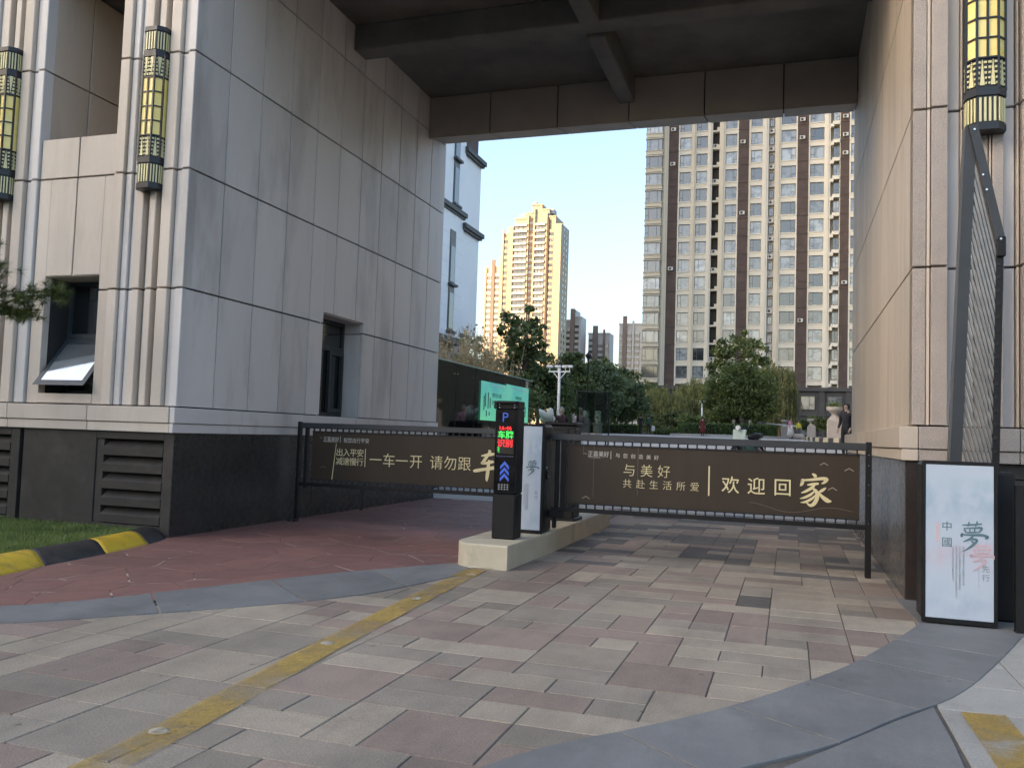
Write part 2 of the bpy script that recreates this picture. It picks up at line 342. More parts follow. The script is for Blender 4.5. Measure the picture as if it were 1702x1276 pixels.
# ------------------------------------------------------------------ clipping helpers for walls
def cut(rects, hole):
    out = []
    for a0, a1, b0, b1 in rects:
        h0, h1, k0, k1 = hole
        if h1 <= a0 or h0 >= a1 or k1 <= b0 or k0 >= b1: out.append((a0, a1, b0, b1)); continue
        if h0 > a0: out.append((a0, h0, b0, b1))
        if h1 < a1: out.append((h1, a1, b0, b1))
        x0, x1 = max(a0, h0), min(a1, h1)
        if k0 > b0: out.append((x0, x1, b0, k0))
        if k1 < b1: out.append((x0, x1, k1, b1))
    return [r for r in out if r[1]-r[0] > .02 and r[3]-r[2] > .02]
ZJ = [1.72, 3.32, 4.945, 6.57, 8.20, 9.80]        # heights of the cladding joints
G = .0115                                          # half of an open joint
XL, XR, YF, YB = -7.74, 1.16, 9.38, 18.2
CEIL = 8.95

# ================================================================== SETTING: ground
def sheet(name, mat, xs, ys, dz, zf=gz):
    vs_ = [(x, y, zf(y)+dz) for y in ys for x in xs]; n = len(xs)
    fs = [(j*n+i, j*n+i+1, (j+1)*n+i+1, (j+1)*n+i) for j in range(len(ys)-1) for i in range(n-1)]
    me = bpy.data.meshes.new(name); me.from_pydata(vs_, [], fs); me.materials.append(mat); me.update()
    o = put(name, me); tag(o, kind='structure'); return o
YS = [-400, -60, 0, 10, 17.5] + [18+i*1.0 for i in range(20)] + [40, 45, 50, 60, 70, 80, 100, 200, 500, 1500]
sheet('ground', GROUND, [-1500, -100, -20, 0, 20, 100, 1500], YS, -.05)
sheet('street', ASPH, [-80, 0, 80], [-30, 0, 2.2], -.03)
sheet('paving', JOINT, [-9, 8], [2.0, 9.5], -.008)
sheet('passage_floor', JOINT, [XL-.3, XR+.3], [9.5, 18.3], -.008)
road = sheet('road', CONCPALE, [-40, -20, -8, 2, 12, 30], [18.2] + [19+i*.8 for i in range(22)] + [38, 42, 46, 50, 55, 60, 65, 70, 75, 80, 90, 100, 120], -.004)

def lerp_curve(pts, y):
    pts = sorted(pts, key=lambda p: p[1])
    if y <= pts[0][1]: a, b = pts[0], pts[1]
    elif y >= pts[-1][1]: return pts[-1][0]
    else:
        for a, b in zip(pts, pts[1:]):
            if a[1] <= y <= b[1]: break
    t = (y-a[1])/(b[1]-a[1]); return a[0]+(b[0]-a[0])*t
LB_OUT = [(-9.0, 3.55), (-7.3, 4.35), (-6.5, 4.85), (-5.96, 5.32), (-5.56, 5.84), (-5.21, 6.53), (-4.82, 7.35), (-4.32, 8.27), (-3.60, 9.34)]
LB_IN = [(-8.6, 3.0), (-6.9, 3.8), (-6.05, 4.38), (-5.47, 4.9), (-5.18, 5.16), (-4.77, 5.63), (-4.09, 6.44), (-3.64, 7.23), (-3.23, 8.84)]
RB_IN = [(-1.75, 3.0), (-1.30, 3.72), (-1.11, 4.07), (-.69, 4.58), (-.30, 5.11), (.05, 5.71), (.41, 6.41), (.75, 7.25), (1.10, 8.20)]
RB_OUT = [(-1.25, 2.5), (-.85, 3.2), (-.62, 3.55), (-.30, 4.05), (.21, 4.66), (.56, 5.24), (.98, 5.90), (1.36, 6.78), (1.80, 7.95)]

# granite setts of the drive: random rectangles on a 0.3 m grid
cells = {}; slabs = []
NX, NY, GX, GY = 27, 53, -6.75, 2.25
SH = [(2,2),(2,1),(2,1),(1,2),(2,2),(1,1),(2,1),(3,1),(1,1)]
for j in range(NY):
    for i in range(NX):
        if (i, j) in cells: continue
        sh = SH[:]; random.shuffle(sh); sh.append((1, 1))
        for w, h in sh:
            if i+w <= NX and j+h <= NY and all((i+a, j+b) not in cells for a in range(w) for b in range(h)): break
        for a in range(w):
            for b in range(h): cells[(i+a, j+b)] = 1
        slabs.append((GX+i*.3, GX+(i+w)*.3, GY+j*.3, GY+(j+h)*.3))
paving_drive = thing('driveway', 'drive paved with mixed tan, pink and grey granite slabs running under the gate', 'paving', (-1, 8, 0))
paving_drive['kind'] = 'structure'; del paving_drive['category']
keep = []
for x0, x1, y0, y1 in slabs:
    ym = (y0+y1)/2
    if y1 < 2.6: continue
    if ym < 8.9 and x1 < lerp_curve(LB_IN, ym)-.25: continue
    if ym >= 8.9 and x1 < -3.0: continue
    if ym < 8.2 and x0 > lerp_curve(RB_IN, ym)+.35: continue
    if x0 > XR: continue
    x1 = min(x1, XR)
    keep.append((x0, x1, y0, y1))
keep.sort(key=lambda r: (r[0]+r[1])**2/4+(r[2]+r[3])**2/4)
far = MB()
for k, (x0, x1, y0, y1) in enumerate(keep):
    y = (y0+y1)/2; r = random.random(); z = random.uniform(-.0022, .0012)
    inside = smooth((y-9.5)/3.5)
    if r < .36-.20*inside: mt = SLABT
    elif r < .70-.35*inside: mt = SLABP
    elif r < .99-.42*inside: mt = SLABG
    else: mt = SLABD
    g = .003 + random.random()*.002
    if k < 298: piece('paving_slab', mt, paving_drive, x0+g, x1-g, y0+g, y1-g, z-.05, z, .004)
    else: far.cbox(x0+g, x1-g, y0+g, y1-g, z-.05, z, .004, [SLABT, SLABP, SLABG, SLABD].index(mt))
if far.v: tag(far.build('far_paving_slabs', [SLABT, SLABP, SLABG, SLABD], paving_drive), kind='stuff')

def resample(pts, n):
    c = catmull([(x, y, 0) for x, y in pts], 12); d = [0]
    for p, q in zip(c, c[1:]): d.append(d[-1]+math.hypot(q[0]-p[0], q[1]-p[1]))
    out = []
    for k in range(n):
        s = d[-1]*k/(n-1)
        for i in range(len(c)-1):
            if d[i] <= s <= d[i+1]+1e-9:
                t = (s-d[i])/max(1e-9, d[i+1]-d[i]); out.append((c[i][0]+(c[i+1][0]-c[i][0])*t, c[i][1]+(c[i+1][1]-c[i][1])*t)); break
    return out
def band2(name, outer, inner, nseg, mat, z=.007, sub=4):
    t = put(name, None, None, (outer[-1][0], outer[-1][1], 0)); t['kind'] = 'structure'
    O = resample(outer, nseg*sub+1); I = resample(inner, nseg*sub+1)
    for k in range(nseg):
        o = O[k*sub:(k+1)*sub+1]; i = I[k*sub:(k+1)*sub+1]
        e = .016; o[0] = tuple(o[0][c]+(o[1][c]-o[0][c])*e*4 for c in (0, 1)); i[0] = tuple(i[0][c]+(i[1][c]-i[0][c])*e*4 for c in (0, 1))
        MB().poly(o + i[::-1], -.05, z+random.uniform(-.0012, .0012), 0, .003).build('border_slab', mat, t)
    return t
band2('kerb', LB_OUT, LB_IN, 7, BAND)
band2('kerb', RB_OUT, RB_IN, 7, BAND, .008)

# pavement to the right of the curved border
pave = put('pavement', None, None, (1.5, 6, 0)); pave['kind'] = 'structure'
MB().poly([(-.04, 4.22), (.21, 4.63), (.56, 5.21), (.815, 5.60), (.82, 5.0), (.80, 4.4), (.78, 3.6), (.20, 3.4), (.25, 4.2)], -.05, .003, 0, .003).build('border_slab', BAND, pave)
MB().poly([(-.06, 4.19), (.16, 4.50), (.205, 4.2), (.18, 3.4), (-.55, 3.4)], -.05, .002, 0, .003).build('red_slab', REDST, pave)
for i in range(6):
    for j in range(10):
        x0 = .84+i*.6; y0 = 3.2+j*.6+(.3 if i % 2 else 0)
        if x0+.3 < lerp_curve(RB_OUT, y0+.3)-.35: continue
        piece('pavement_slab', SIDEW, pave, x0+.003, x0+.597, y0+.003, y0+.597, -.05, random.uniform(-.001, .0015), .004)
MB().poly([(1.08, 8.1), (1.72, 7.9), (1.80, 7.97), (3.5, 8.0), (3.5, 9.4), (1.02, 9.4)], -.05, .004, 0, .003).build('border_slab', BAND, pave)
yp = MB(); yp.poly([(.95, 5.56), (1.19, 5.60), (1.20, 4.2), (.96, 4.2)], .0045, .0052)
tag(yp.build('road_marking', WORNY), kind='structure')
ym_ = MB(); yl = [(-2.80, 2.5), (-2.86, 3.6), (-3.02, 5.3), (-3.14, 7.0), (-3.24, 8.6), (-3.27, 8.98)]
for (a, b) in zip(yl, yl[1:]): ym_.add([(a[0]-.115, a[1], .0085), (a[0]+.115, a[1], .0085), (b[0]+.115, b[1], .0085), (b[0]-.115, b[1], .0085)], [(0, 1, 2, 3)])
tag(ym_.build('road_marking', WORNY), kind='structure')
STUD = M('pale_road_stud', (.42, .39, .34), .8, (.26, .21, .13), 14, vrange=(.42, .6))
for k, (x, y, nm) in enumerate(((-3.20, 8.62, 'at the foot of the island'), (-3.17, 7.15, 'second from the island'), (-3.05, 5.39, 'third from the island'), (-2.90, 3.53, 'nearest the camera'))):
    b = MB(); b.lathe([(.050, .002), (.048, .006), (.036, .0085), (.0, .009)], 0, 0, 16)
    tag(put('road_stud', b.mesh('road_stud', STUD, smooth_=True), None, (x, y, .004)), 'worn white round stud in the yellow line, '+nm, 'road stud', 'studs along the yellow line')

# red stamped drive on the left: irregular stones over a mortar bed
red = put('driveway', None, None, (-6, 8, 0)); red['kind'] = 'structure'
MB().poly([(-9.2, 3.6), (-7.3, 4.38), (-5.96, 5.34), (-4.82, 7.37), (-3.60, 9.36), (-3.25, 9.6), (-3.25, 18.2), (XL-.1, 18.2), (XL-.1, 9.3), (-9.2, 5)], -.04, .0030).build('mortar_bed', REDBASE, red)
pts = []
sp = .60
for j in range(-1, 26):
    for i in range(-1, 11):
        pts.append((-9.3+(i+(j % 2)*.5)*sp+random.uniform(-.24, .24), 3.3+j*sp+random.uniform(-.24, .24)))
def clip(poly, nx, ny, d):
    out = []
    for p, q in zip(poly, poly[1:]+poly[:1]):
        a = nx*p[0]+ny*p[1]-d; b = nx*q[0]+ny*q[1]-d
        if a <= 0: out.append(p)
        if a*b < 0: t = a/(a-b); out.append((p[0]+(q[0]-p[0])*t, p[1]+(q[1]-p[1])*t))
    return out
for (px_, py_) in pts:
    if px_ < -9.0 or px_ > -3.1 or py_ < 3.7 or py_ > 18.3: continue
    if py_ < 9.3 and px_ > lerp_curve(LB_OUT, py_)+.3: continue
    if py_ < 9.2 and px_ < -8.0: continue
    P = [(px_-1, py_-1), (px_+1, py_-1), (px_+1, py_+1), (px_-1, py_+1)]
    for (qx, qy) in pts:
        dx, dy = qx-px_, qy-py_; d2 = dx*dx+dy*dy
        if 0 < d2 < 4:
            d = math.sqrt(d2); P = clip(P, dx/d, dy/d, (dx*(px_+qx)/2+dy*(py_+qy)/2)/d-random.uniform(.003, .0075))
    P = clip(P, -1, 0, -(XL+.005)) if py_ > 9.4 else P
    P = clip(P, 0, 1, 18.2)
    if py_ > 8.8: P = clip(P, 1, 0, -3.55)
    if len(P) < 3: continue
    MB().poly(P, -.03, .0045+random.uniform(-.001, .001), 0, .003).build('stamped_stone', REDST, red)

# lawn and painted kerb
lw = MB(); lw.poly([(-16, 3.6), (-7.25, 4.6), (-7.38, 6.31), (-7.50, 6.95), (-7.62, 7.84), (-7.80, 8.75), (-8.0, 9.42), (-16, 9.42)], -.04, .07)
tag(lw.build('lawn', M('lawn_soil', (.055, .085, .022), .95, (.06, .06, .03), 6)), kind='structure')
N = 60000; gx = rng.uniform(-12.5, -7.42, N); gy = rng.uniform(5.2, 9.40, N)
edge = np.interp(gy, [4, 6.31, 6.95, 7.84, 8.75, 9.4], [-7.35, -7.42, -7.52, -7.62, -7.78, -7.95]); ok = gx < edge; gx, gy = gx[ok], gy[ok]; N = len(gx)
h = rng.uniform(.025, .075, N); an = rng.uniform(0, 2*np.pi, N); le = rng.uniform(-.03, .03, (N, 2)); w = .0045
V = np.empty((N, 3, 3)); V[:, 0] = np.stack([gx-np.cos(an)*w, gy-np.sin(an)*w, np.full(N, .07)], 1); V[:, 1] = np.stack([gx+np.cos(an)*w, gy+np.sin(an)*w, np.full(N, .07)], 1)
V[:, 2] = np.stack([gx+le[:, 0], gy+le[:, 1], .07+h], 1)
def raw_mesh(name, V, k, mat):              # V: (N, k, 3) loose polygons
    n = len(V); me = bpy.data.meshes.new(name); me.vertices.add(n*k); me.vertices.foreach_set('co', V.reshape(-1).astype(np.float32))
    me.loops.add(n*k); me.loops.foreach_set('vertex_index', np.arange(n*k, dtype=np.int32))
    me.polygons.add(n); me.polygons.foreach_set('loop_start', np.arange(0, n*k, k, dtype=np.int32)); me.polygons.foreach_set('loop_total', np.full(n, k, dtype=np.int32))
    me.materials.append(mat); me.update(calc_edges=True); me.validate(); return me
tag(put('grass', raw_mesh('grass', V, 3, GRASS)), 'short green grass on the lawn beside the left gatehouse', 'grass', kind='stuff')
kc = [(-6.75, 4.6), (-6.95, 5.45), (-7.10, 6.31), (-7.23, 6.95), (-7.34, 7.84), (-7.51, 8.75), (-7.70, 9.30)]
kc = resample(kc, 61)
kerb = thing('painted_kerb', 'rounded kerb painted in black and yellow blocks along the lawn', 'kerb', (-7.3, 7, 0))
def kerb_seg(i0, i1, mat):
    prof = [(0, -.02), (.0, .012), (.035, .03), (.10, .075), (.17, .115), (.24, .132), (.33, .135), (.40, .125), (.42, .06), (.42, -.02)]
    b = MB(); vs_ = []; n = len(prof)
    for i in range(i0, i1+1):
        p = Vector(kc[i]+(0,)); q = Vector(kc[min(i+1, 60)]+(0,)); r_ = Vector(kc[max(i-1, 0)]+(0,)); t = (q-r_).normalized(); nn = Vector((-t.y, t.x, 0))
        for u, z in prof:
            sl = u*.55                                  # block ends are cut on a slant
            pp = p + nn*u + (t*sl if i in (i0, i1) else t*sl); vs_.append((pp.x, pp.y, z))
    m = i1-i0
    fs = [(a*n+k, (a+1)*n+k, (a+1)*n+k+1, a*n+k+1) for a in range(m) for k in range(n-1)] + [tuple(range(n)), tuple(range((m+1)*n-1, m*n-1, -1))]
    b.add(vs_, fs); return b.build('kerb_block', mat, kerb, True)
for a, b_, mt in ((0, 8, YPAINT), (8, 18, KPAINT), (18, 30, YPAINT), (30, 42, KPAINT), (42, 53, YPAINT), (53, 60, KPAINT)): kerb_seg(a, b_, mt)

# ================================================================== LEFT GATEHOUSE
lg = thing('gatehouse', 'left gatehouse clad in pale stone with an open awning window and lantern', 'gatehouse', (-10, 12, 0))
SW = (13.03, 14.49, 1.722, 3.52)            # side window (y, z)
FW = (-10.14, -9.18, 1.85, 3.54)            # front window (x, z)
NI = (-10.37, -8.97, 5.54, 8.10)            # niche (x, z)
b = MB()
for a0, a1, c0, c1 in cut([(9.62, 18.15, 0, 11.5)], SW): b.box(XL-.62, XL-.05, a0, a1, c0, c1)
for a0, a1, c0, c1 in cut(cut([(-15.5, XL-.05, 0, 11.5)], FW), (-10.425, -8.97, 5.535, 8.12)): b.box(a0, a1, 9.56, 10.0, c0, c1)
b.box(-15.5, XL-.64, 14.2, 14.6, 0, 11.5); b.box(XL-.60, XL-.52, 12.6, 15.0, 1.5, 3.8); b.box(-10.5, -8.9, 10.15, 10.2, 1.6, 3.7)
b.box(-15.5, -15.3, 10, 14.2, 0, 11.5)
b.build('wall_core', BACKING, lg)
# niche lining
for k, (y0, y1) in enumerate(((9.56, 10.25), (10.25, 11.1), (11.1, 12.0), (12.0, 13.0))):
    for z0, z1 in ((5.54, 6.57), (6.57, 8.10)): piece('niche_panel', CREAM, lg, -10.42, -10.372, y0+G, y1-G, z0+G, z1-G)
b = MB(); b.box(-10.6, -10.43, 9.57, 13.2, 5.3, 8.3); b.box(-8.96, -8.8, 10.0, 13.2, 5.3, 8.3); b.box(-10.43, -8.96, 13.0, 13.2, 5.3, 8.3)
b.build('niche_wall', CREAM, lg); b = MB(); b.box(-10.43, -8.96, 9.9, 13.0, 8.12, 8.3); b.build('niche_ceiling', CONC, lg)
b = MB(); b.box(-10.43, -8.96, 9.56, 13.0, 5.3, 5.536); b.build('niche_floor', CREAM, lg)
# cladding of the passage side
ycol = [9.40]+[10.17+.8*i for i in range(11)]; ycol[-1] = 18.19
for y0, y1 in zip(ycol, ycol[1:]):
    for z0, z1 in zip(ZJ, ZJ[1:]):
        for a0, a1, c0, c1 in cut([(y0+G, y1-G, z0+G, z1-G)], (SW[0], SW[1], SW[2], SW[3])):
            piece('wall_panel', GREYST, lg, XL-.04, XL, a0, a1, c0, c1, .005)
# window reveal on the passage side
for z0, z1 in ((1.722, 3.30), (3.314, 3.52)):
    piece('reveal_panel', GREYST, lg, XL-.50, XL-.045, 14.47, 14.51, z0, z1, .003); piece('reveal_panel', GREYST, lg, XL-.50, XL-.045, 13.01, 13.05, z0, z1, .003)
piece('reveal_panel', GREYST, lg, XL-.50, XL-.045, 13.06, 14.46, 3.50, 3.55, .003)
def window(name, parent, horiz, c, lo, hi, z0, z1, depth, rows, cols=1, fr=.06):
    """frame in plane c; horiz 'x' or 'y' runs lo..hi"""
    w = put(name, None, parent, (c if horiz == 'y' else lo, lo if horiz == 'y' else c, z0))
    def bx(bb, a0, a1, k0, k1, d0, d1): bb.box(d0, d1, a0, a1, k0, k1) if horiz == 'y' else bb.box(a0, a1, d0, d1, k0, k1)
    b = MB(); d0, d1 = c-depth/2, c+depth/2
    bx(b, lo, lo+fr, z0, z1, d0, d1); bx(b, hi-fr, hi, z0, z1, d0, d1); bx(b, lo+fr, hi-fr, z0, z0+fr, d0, d1); bx(b, lo+fr, hi-fr, z1-fr, z1, d0, d1)
    for z in rows: bx(b, lo+fr, hi-fr, z-fr*.7, z+fr*.7, d0, d1)
    b.build('frame', FRAMEM, w)
    zs = [z0+fr]+list(rows)+[z1-fr]
    for k in range(len(zs)-1):
        b = MB(); bx(b, lo+fr*.6, hi-fr*.6, zs[k], zs[k+1], c-.008, c+.008); b.build('pane', DGLASS, w)
    return w
sw = window('window', lg, 'y', XL-.42, 13.05, 14.47, 1.73, 3.50, .08, [2.98]); tag(sw, 'narrow dark window in the passage wall')
b = MB(); b.box(XL-.40, XL-.34, 13.9, 13.96, 1.80, 2.94); b.box(XL-.40, XL-.34, 14.35, 14.41, 1.80, 2.94); b.box(XL-.40, XL-.34, 13.96, 14.35, 2.86, 2.94); b.box(XL-.40, XL-.34, 13.96, 14.35, 1.80, 1.88); b.build('casement', FRAMEM, sw)
# fluted pilasters on the street front
STRIPS = [(0, .118, 9.40, 1), (.13, .228, 9.445, 1), (.24, .41, 9.38, 0), (.445, .495, 9.50, 1), (.53, .63, 9.415, 0), (.665, .72, 9.50, 1), (.74, .86, 9.415, 0), (.87, .96, 9.47, 1), (.97, 1.07, 9.43, 1), (1.08, 1.235, 9.38, 0)]
PIL = M('pilaster_cream', (.62, .54, .46), .55, (.55, .475, .405), 1.0, stretch=(2, 2, .3), speck=.10, sscale=160, bump=.1, bscale=140, rand=.08, stain=(.40, .34, .28), stain_scale=1.3, stain_amt=.5)
for off in (0, -2.63, -5.26):
    for u0, u1, yf, g_ in STRIPS:
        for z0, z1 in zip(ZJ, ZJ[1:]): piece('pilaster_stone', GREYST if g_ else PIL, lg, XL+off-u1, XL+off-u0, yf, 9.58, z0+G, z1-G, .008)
for off in (0, -2.63):
    for x0, x1 in ((-9.67, -8.985), (-10.36, -9.67)):
        for z0, z1 in ((1.72, 3.32), (3.32, 4.945), (4.945, 5.54), (8.20, 9.8)):
            for a0, a1, c0, c1 in cut([(x0+off+G, x1+off-G, z0+G, z1-G)], (FW[0]+off, FW[1]+off, FW[2], FW[3]) if off == 0 else (0, 0, 0, 0)):
                piece('wall_panel', PIL, lg, a0, a1, 9.44, 9.555, c0, c1, .005)
piece('lintel_panel', PIL, lg, -10.36, -8.985, 9.44, 9.555, 8.11, 8.19, .005)
# front window with an open top-hung sash
for x0, x1 in ((FW[0]-.03, FW[0]-.001), (FW[1]+.001, FW[1]+.03)): piece('reveal_panel', PIL, lg, x0, x1, 9.56, 9.98, FW[2], FW[3], .003)
piece('reveal_panel', PIL, lg, FW[0], FW[1], 9.46, 9.98, FW[3]-.012, FW[3]+.02, .003); piece('window_sill', PIL, lg, FW[0]+.005, FW[1]-.005, 9.43, 9.95, 1.74, FW[2]+.02, .005)
fw_ = window('window', lg, 'x', 9.92, FW[0], FW[1], FW[2]+.02, FW[3]-.015, .07, [2.72]); tag(fw_, 'dark grey window with its lower sash pushed open')
b = MB(); an_ = rad(38); S = .86
def sp_(u, v, t): return (FW[0]+.03+u*.90, 9.87-math.sin(an_)*v*S-math.cos(an_)*t, 2.69-math.cos(an_)*v*S+math.sin(an_)*t*-1)
def sbox(bb, u0, u1, v0, v1, t0, t1): bb.add([sp_(u, v, t) for t in (t0, t1) for u, v in ((u0, v0), (u1, v0), (u1, v1), (u0, v1))], [(3,2,1,0),(4,5,6,7),(0,1,5,4),(1,2,6,5),(2,3,7,6),(3,0,4,7)])
for r_ in ((0, .09, 0, 1), (.91, 1, 0, 1), (.09, .91, 0, .08), (.09, .91, .91, 1)): sbox(b, *r_, 0, .05)
sash = b.build('open_sash', FRAMEM, fw_); b = MB(); sbox(b, .085, .915, .07, .92, .02, .03); b.build('sash_glass', SKYGLASS, fw_)
b = MB(); b.bar(sp_(.1, .95, 0), (FW[0]+.1, 9.88, 1.95), .012, .012); b.bar(sp_(.93, .95, 0), (FW[1]-.1, 9.88, 1.95), .012, .012); b.box(-9.62, -9.56, 9.83, 9.88, 1.90, 2.0); b.build('stay_arm', DGREYM, fw_)
# cornice and plinth
for y0, y1 in zip([9.34, 10.8, 12.55, 14.3, 16.0, 17.6], [10.8, 12.55, 14.3, 16.0, 17.6, 18.24]):
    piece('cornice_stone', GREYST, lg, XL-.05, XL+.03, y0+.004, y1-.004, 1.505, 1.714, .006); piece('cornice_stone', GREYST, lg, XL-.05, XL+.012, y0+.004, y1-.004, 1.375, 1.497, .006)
for x0, x1 in zip([XL-.052, -9.15, -10.57, -12.0, -13.4], [-9.15, -10.57, -12.0, -13.4, -15]):
    piece('cornice_stone', PIL, lg, x1+.004, x0-.004, 9.33, 9.56, 1.505, 1.714, .006); piece('cornice_stone', PIL, lg, x1+.004, x0-.004, 9.35, 9.56, 1.375, 1.497, .006)
for y0, y1 in zip([9.40, 11.2, 12.9, 14.7, 16.4], [11.2, 12.9, 14.7, 16.4, 18.2]): piece('plinth_panel', DARKGR, lg, XL-.05, XL, y0+.003, y1-.003, -.05, 1.368, .004)
for off in (0, -2.63):
    for x0, x1 in ((-7.90, XL-.004), (-10.30, -9.02)): piece('plinth_panel', DARKSL, lg, x0+off, x1+off, 9.40, 9.54, -.05, 1.368, .004)
    piece('plinth_panel', DARKSL, lg, -9.016+off, -7.904+off, 9.40, 9.54, 1.27, 1.368, .004); piece('plinth_panel', DARKSL, lg, -9.016+off, -7.904+off, 9.40, 9.54, -.05, .13, .004)
    piece('plinth_panel', DARKSL, lg, -9.016+off, -8.90+off, 9.42, 9.54, .134, 1.266, .004)
    for k in range(5):
        z = .145+k*.226; bb = MB()
        bb.add([(-8.89+off, 9.40, z), (-7.91+off, 9.40, z), (-7.91+off, 9.40, z+.105), (-8.89+off, 9.40, z+.105), (-8.89+off, 9.52, z+.10), (-7.91+off, 9.52, z+.10), (-7.91+off, 9.52, z+.20), (-8.89+off, 9.52, z+.20)],
               [(0,1,2,3), (3,2,6,7), (7,6,5,4), (4,5,1,0), (1,5,6,2), (0,3,7,4)]); bb.build('vent_slat', DARKSL, lg)

# ================================================================== RIGHT GATEHOUSE
rg = thing('gatehouse', 'right gatehouse of warm pale stone with fluted granite pilaster and lantern', 'gatehouse', (3, 12, 0))
b = MB(); b.box(XR+.05, XR+.6, 9.62, 18.15, 0, 11.5); b.box(XR+.07, 6, 9.60, 10.0, 0, 11.5); b.box(5.8, 6, 10, 18.1, 0, 11.5); b.box(XR+.6, 6, 17.9, 18.12, 0, 11.5); b.build('wall_core', BACKING, rg)
for y0, y1 in zip(ycol, ycol[1:]):
    for z0, z1 in zip(ZJ, ZJ[1:]): piece('wall_panel', CREAM, rg, XR, XR+.04, y0+.0065, y1-.0065, z0+G, z1-G, .004)
RST = [(0, .122, 9.38, 2), (.128, .155, 9.372, 0), (.165, .315, 9.345, 2), (.32, .44, 9.50, 1), (.445, .46, 9.44, 0), (.47, .485, 9.46, 0), (.495, .57, 9.50, 1), (.585, .69, 9.44, 2), (.70, .715, 9.425, 0), (.725, .825, 9.41, 2), (.83, .935, 9.50, 1), (.945, .962, 9.44, 0), (.975, 1.12, 9.345, 2), (1.13, 1.25, 9.38, 2)]
for off in (0, 2.63):
    for u0, u1, yf, g_ in RST:
        for z0, z1 in zip(ZJ, ZJ[1:]): piece('pilaster_stone', (PIL, GREYST, ROUGHST)[g_], rg, XR+off+u0, XR+off+u1, yf, 9.61, z0+G, z1-G, .006 if u1-u0 > .03 else .003)
for x0, x1 in ((2.42, 3.1), (3.1, 3.78)):
    for z0, z1 in zip(ZJ, ZJ[1:]): piece('wall_panel', CREAM, rg, x0+G, x1-G, 9.44, 9.60, z0+G, z1-G)
for y0, y1 in zip([9.30, 11.6, 13.3, 15.0, 16.7], [11.6, 13.3, 15.0, 16.7, 18.24]):
    piece('cornice_stone', CREAM, rg, XR-.125, XR+.05, y0+.004, y1-.004, 1.495, 1.714, .006); piece('cornice_stone', CREAM, rg, XR-.10, XR+.05, y0+.004, y1-.004, 1.375, 1.487, .006)
for x0, x1 in ((XR+.052, 2.1), (2.1, 3.3), (3.3, 4.5)):
    piece('cornice_stone', ROUGHST, rg, x0+.004, x1-.004, 9.29, 9.60, 1.495, 1.714, .006); piece('cornice_stone', ROUGHST, rg, x0+.004, x1-.004, 9.31, 9.60, 1.375, 1.487, .006)
PLINR = M('lightened_dark_granite', (.085, .080, .076), .24, (.105, .099, .093), 5, speck=.25, sscale=140, rand=.05)  # dark granite, its colour lightened for the bright ground it mirrors
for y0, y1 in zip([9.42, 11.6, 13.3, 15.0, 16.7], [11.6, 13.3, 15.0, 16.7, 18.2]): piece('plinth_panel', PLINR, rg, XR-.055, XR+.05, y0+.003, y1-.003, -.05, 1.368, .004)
piece('plinth_panel', REDGR, rg, XR-.055, XR+.16, 9.36, 9.415, -.05, 1.368, .006)
for k in range(9): piece('plinth_course', DARKSL, rg, XR+.17, 4.4, 9.40-.012*(k % 2), 9.58, .01+k*.152, .155+k*.152, .006)

# ================================================================== BRIDGE OVER THE DRIVE
br = thing('bridge_deck', 'dark concrete deck with crossing beams spanning between the two gatehouses', 'bridge deck', (-3.3, 14, CEIL))
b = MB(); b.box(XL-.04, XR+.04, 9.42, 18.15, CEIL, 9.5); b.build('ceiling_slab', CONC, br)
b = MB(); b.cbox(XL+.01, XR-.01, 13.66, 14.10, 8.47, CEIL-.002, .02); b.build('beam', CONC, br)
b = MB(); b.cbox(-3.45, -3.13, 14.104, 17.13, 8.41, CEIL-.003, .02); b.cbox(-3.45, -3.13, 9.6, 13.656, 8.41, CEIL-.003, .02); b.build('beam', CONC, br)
b = MB(); b.box(XL, XR, 17.21, 18.12, 8.30, CEIL-.002); b.build('edge_beam', BACKING, br)
fx = [XL+.005, -6.3, -4.78, -3.25, -1.72, -.2, XR-.005]
for x0, x1 in zip(fx, fx[1:]):
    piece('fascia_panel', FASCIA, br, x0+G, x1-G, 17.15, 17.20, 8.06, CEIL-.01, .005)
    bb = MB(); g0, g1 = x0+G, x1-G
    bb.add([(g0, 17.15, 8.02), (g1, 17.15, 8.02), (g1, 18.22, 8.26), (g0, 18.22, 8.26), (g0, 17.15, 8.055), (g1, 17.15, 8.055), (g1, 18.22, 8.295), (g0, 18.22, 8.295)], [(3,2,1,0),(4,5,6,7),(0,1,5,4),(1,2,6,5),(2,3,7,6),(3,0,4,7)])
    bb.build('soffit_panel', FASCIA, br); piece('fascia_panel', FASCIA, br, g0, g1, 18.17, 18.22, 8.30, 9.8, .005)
for x0, x1 in zip(fx, fx[1:]): piece('fascia_panel', CREAM, br, x0+G, x1-G, 9.40, 9.44, CEIL-.3, 11.4, .005)
b = MB()
for x, y in ((-6.55, 14.3), (-.6, 13.3)): b.tube([(x, y, CEIL), (x, y, CEIL-.12), (x+.01, y, CEIL-.2)], .008, 6)
b.build('hanger_wire', BLACKM, br)

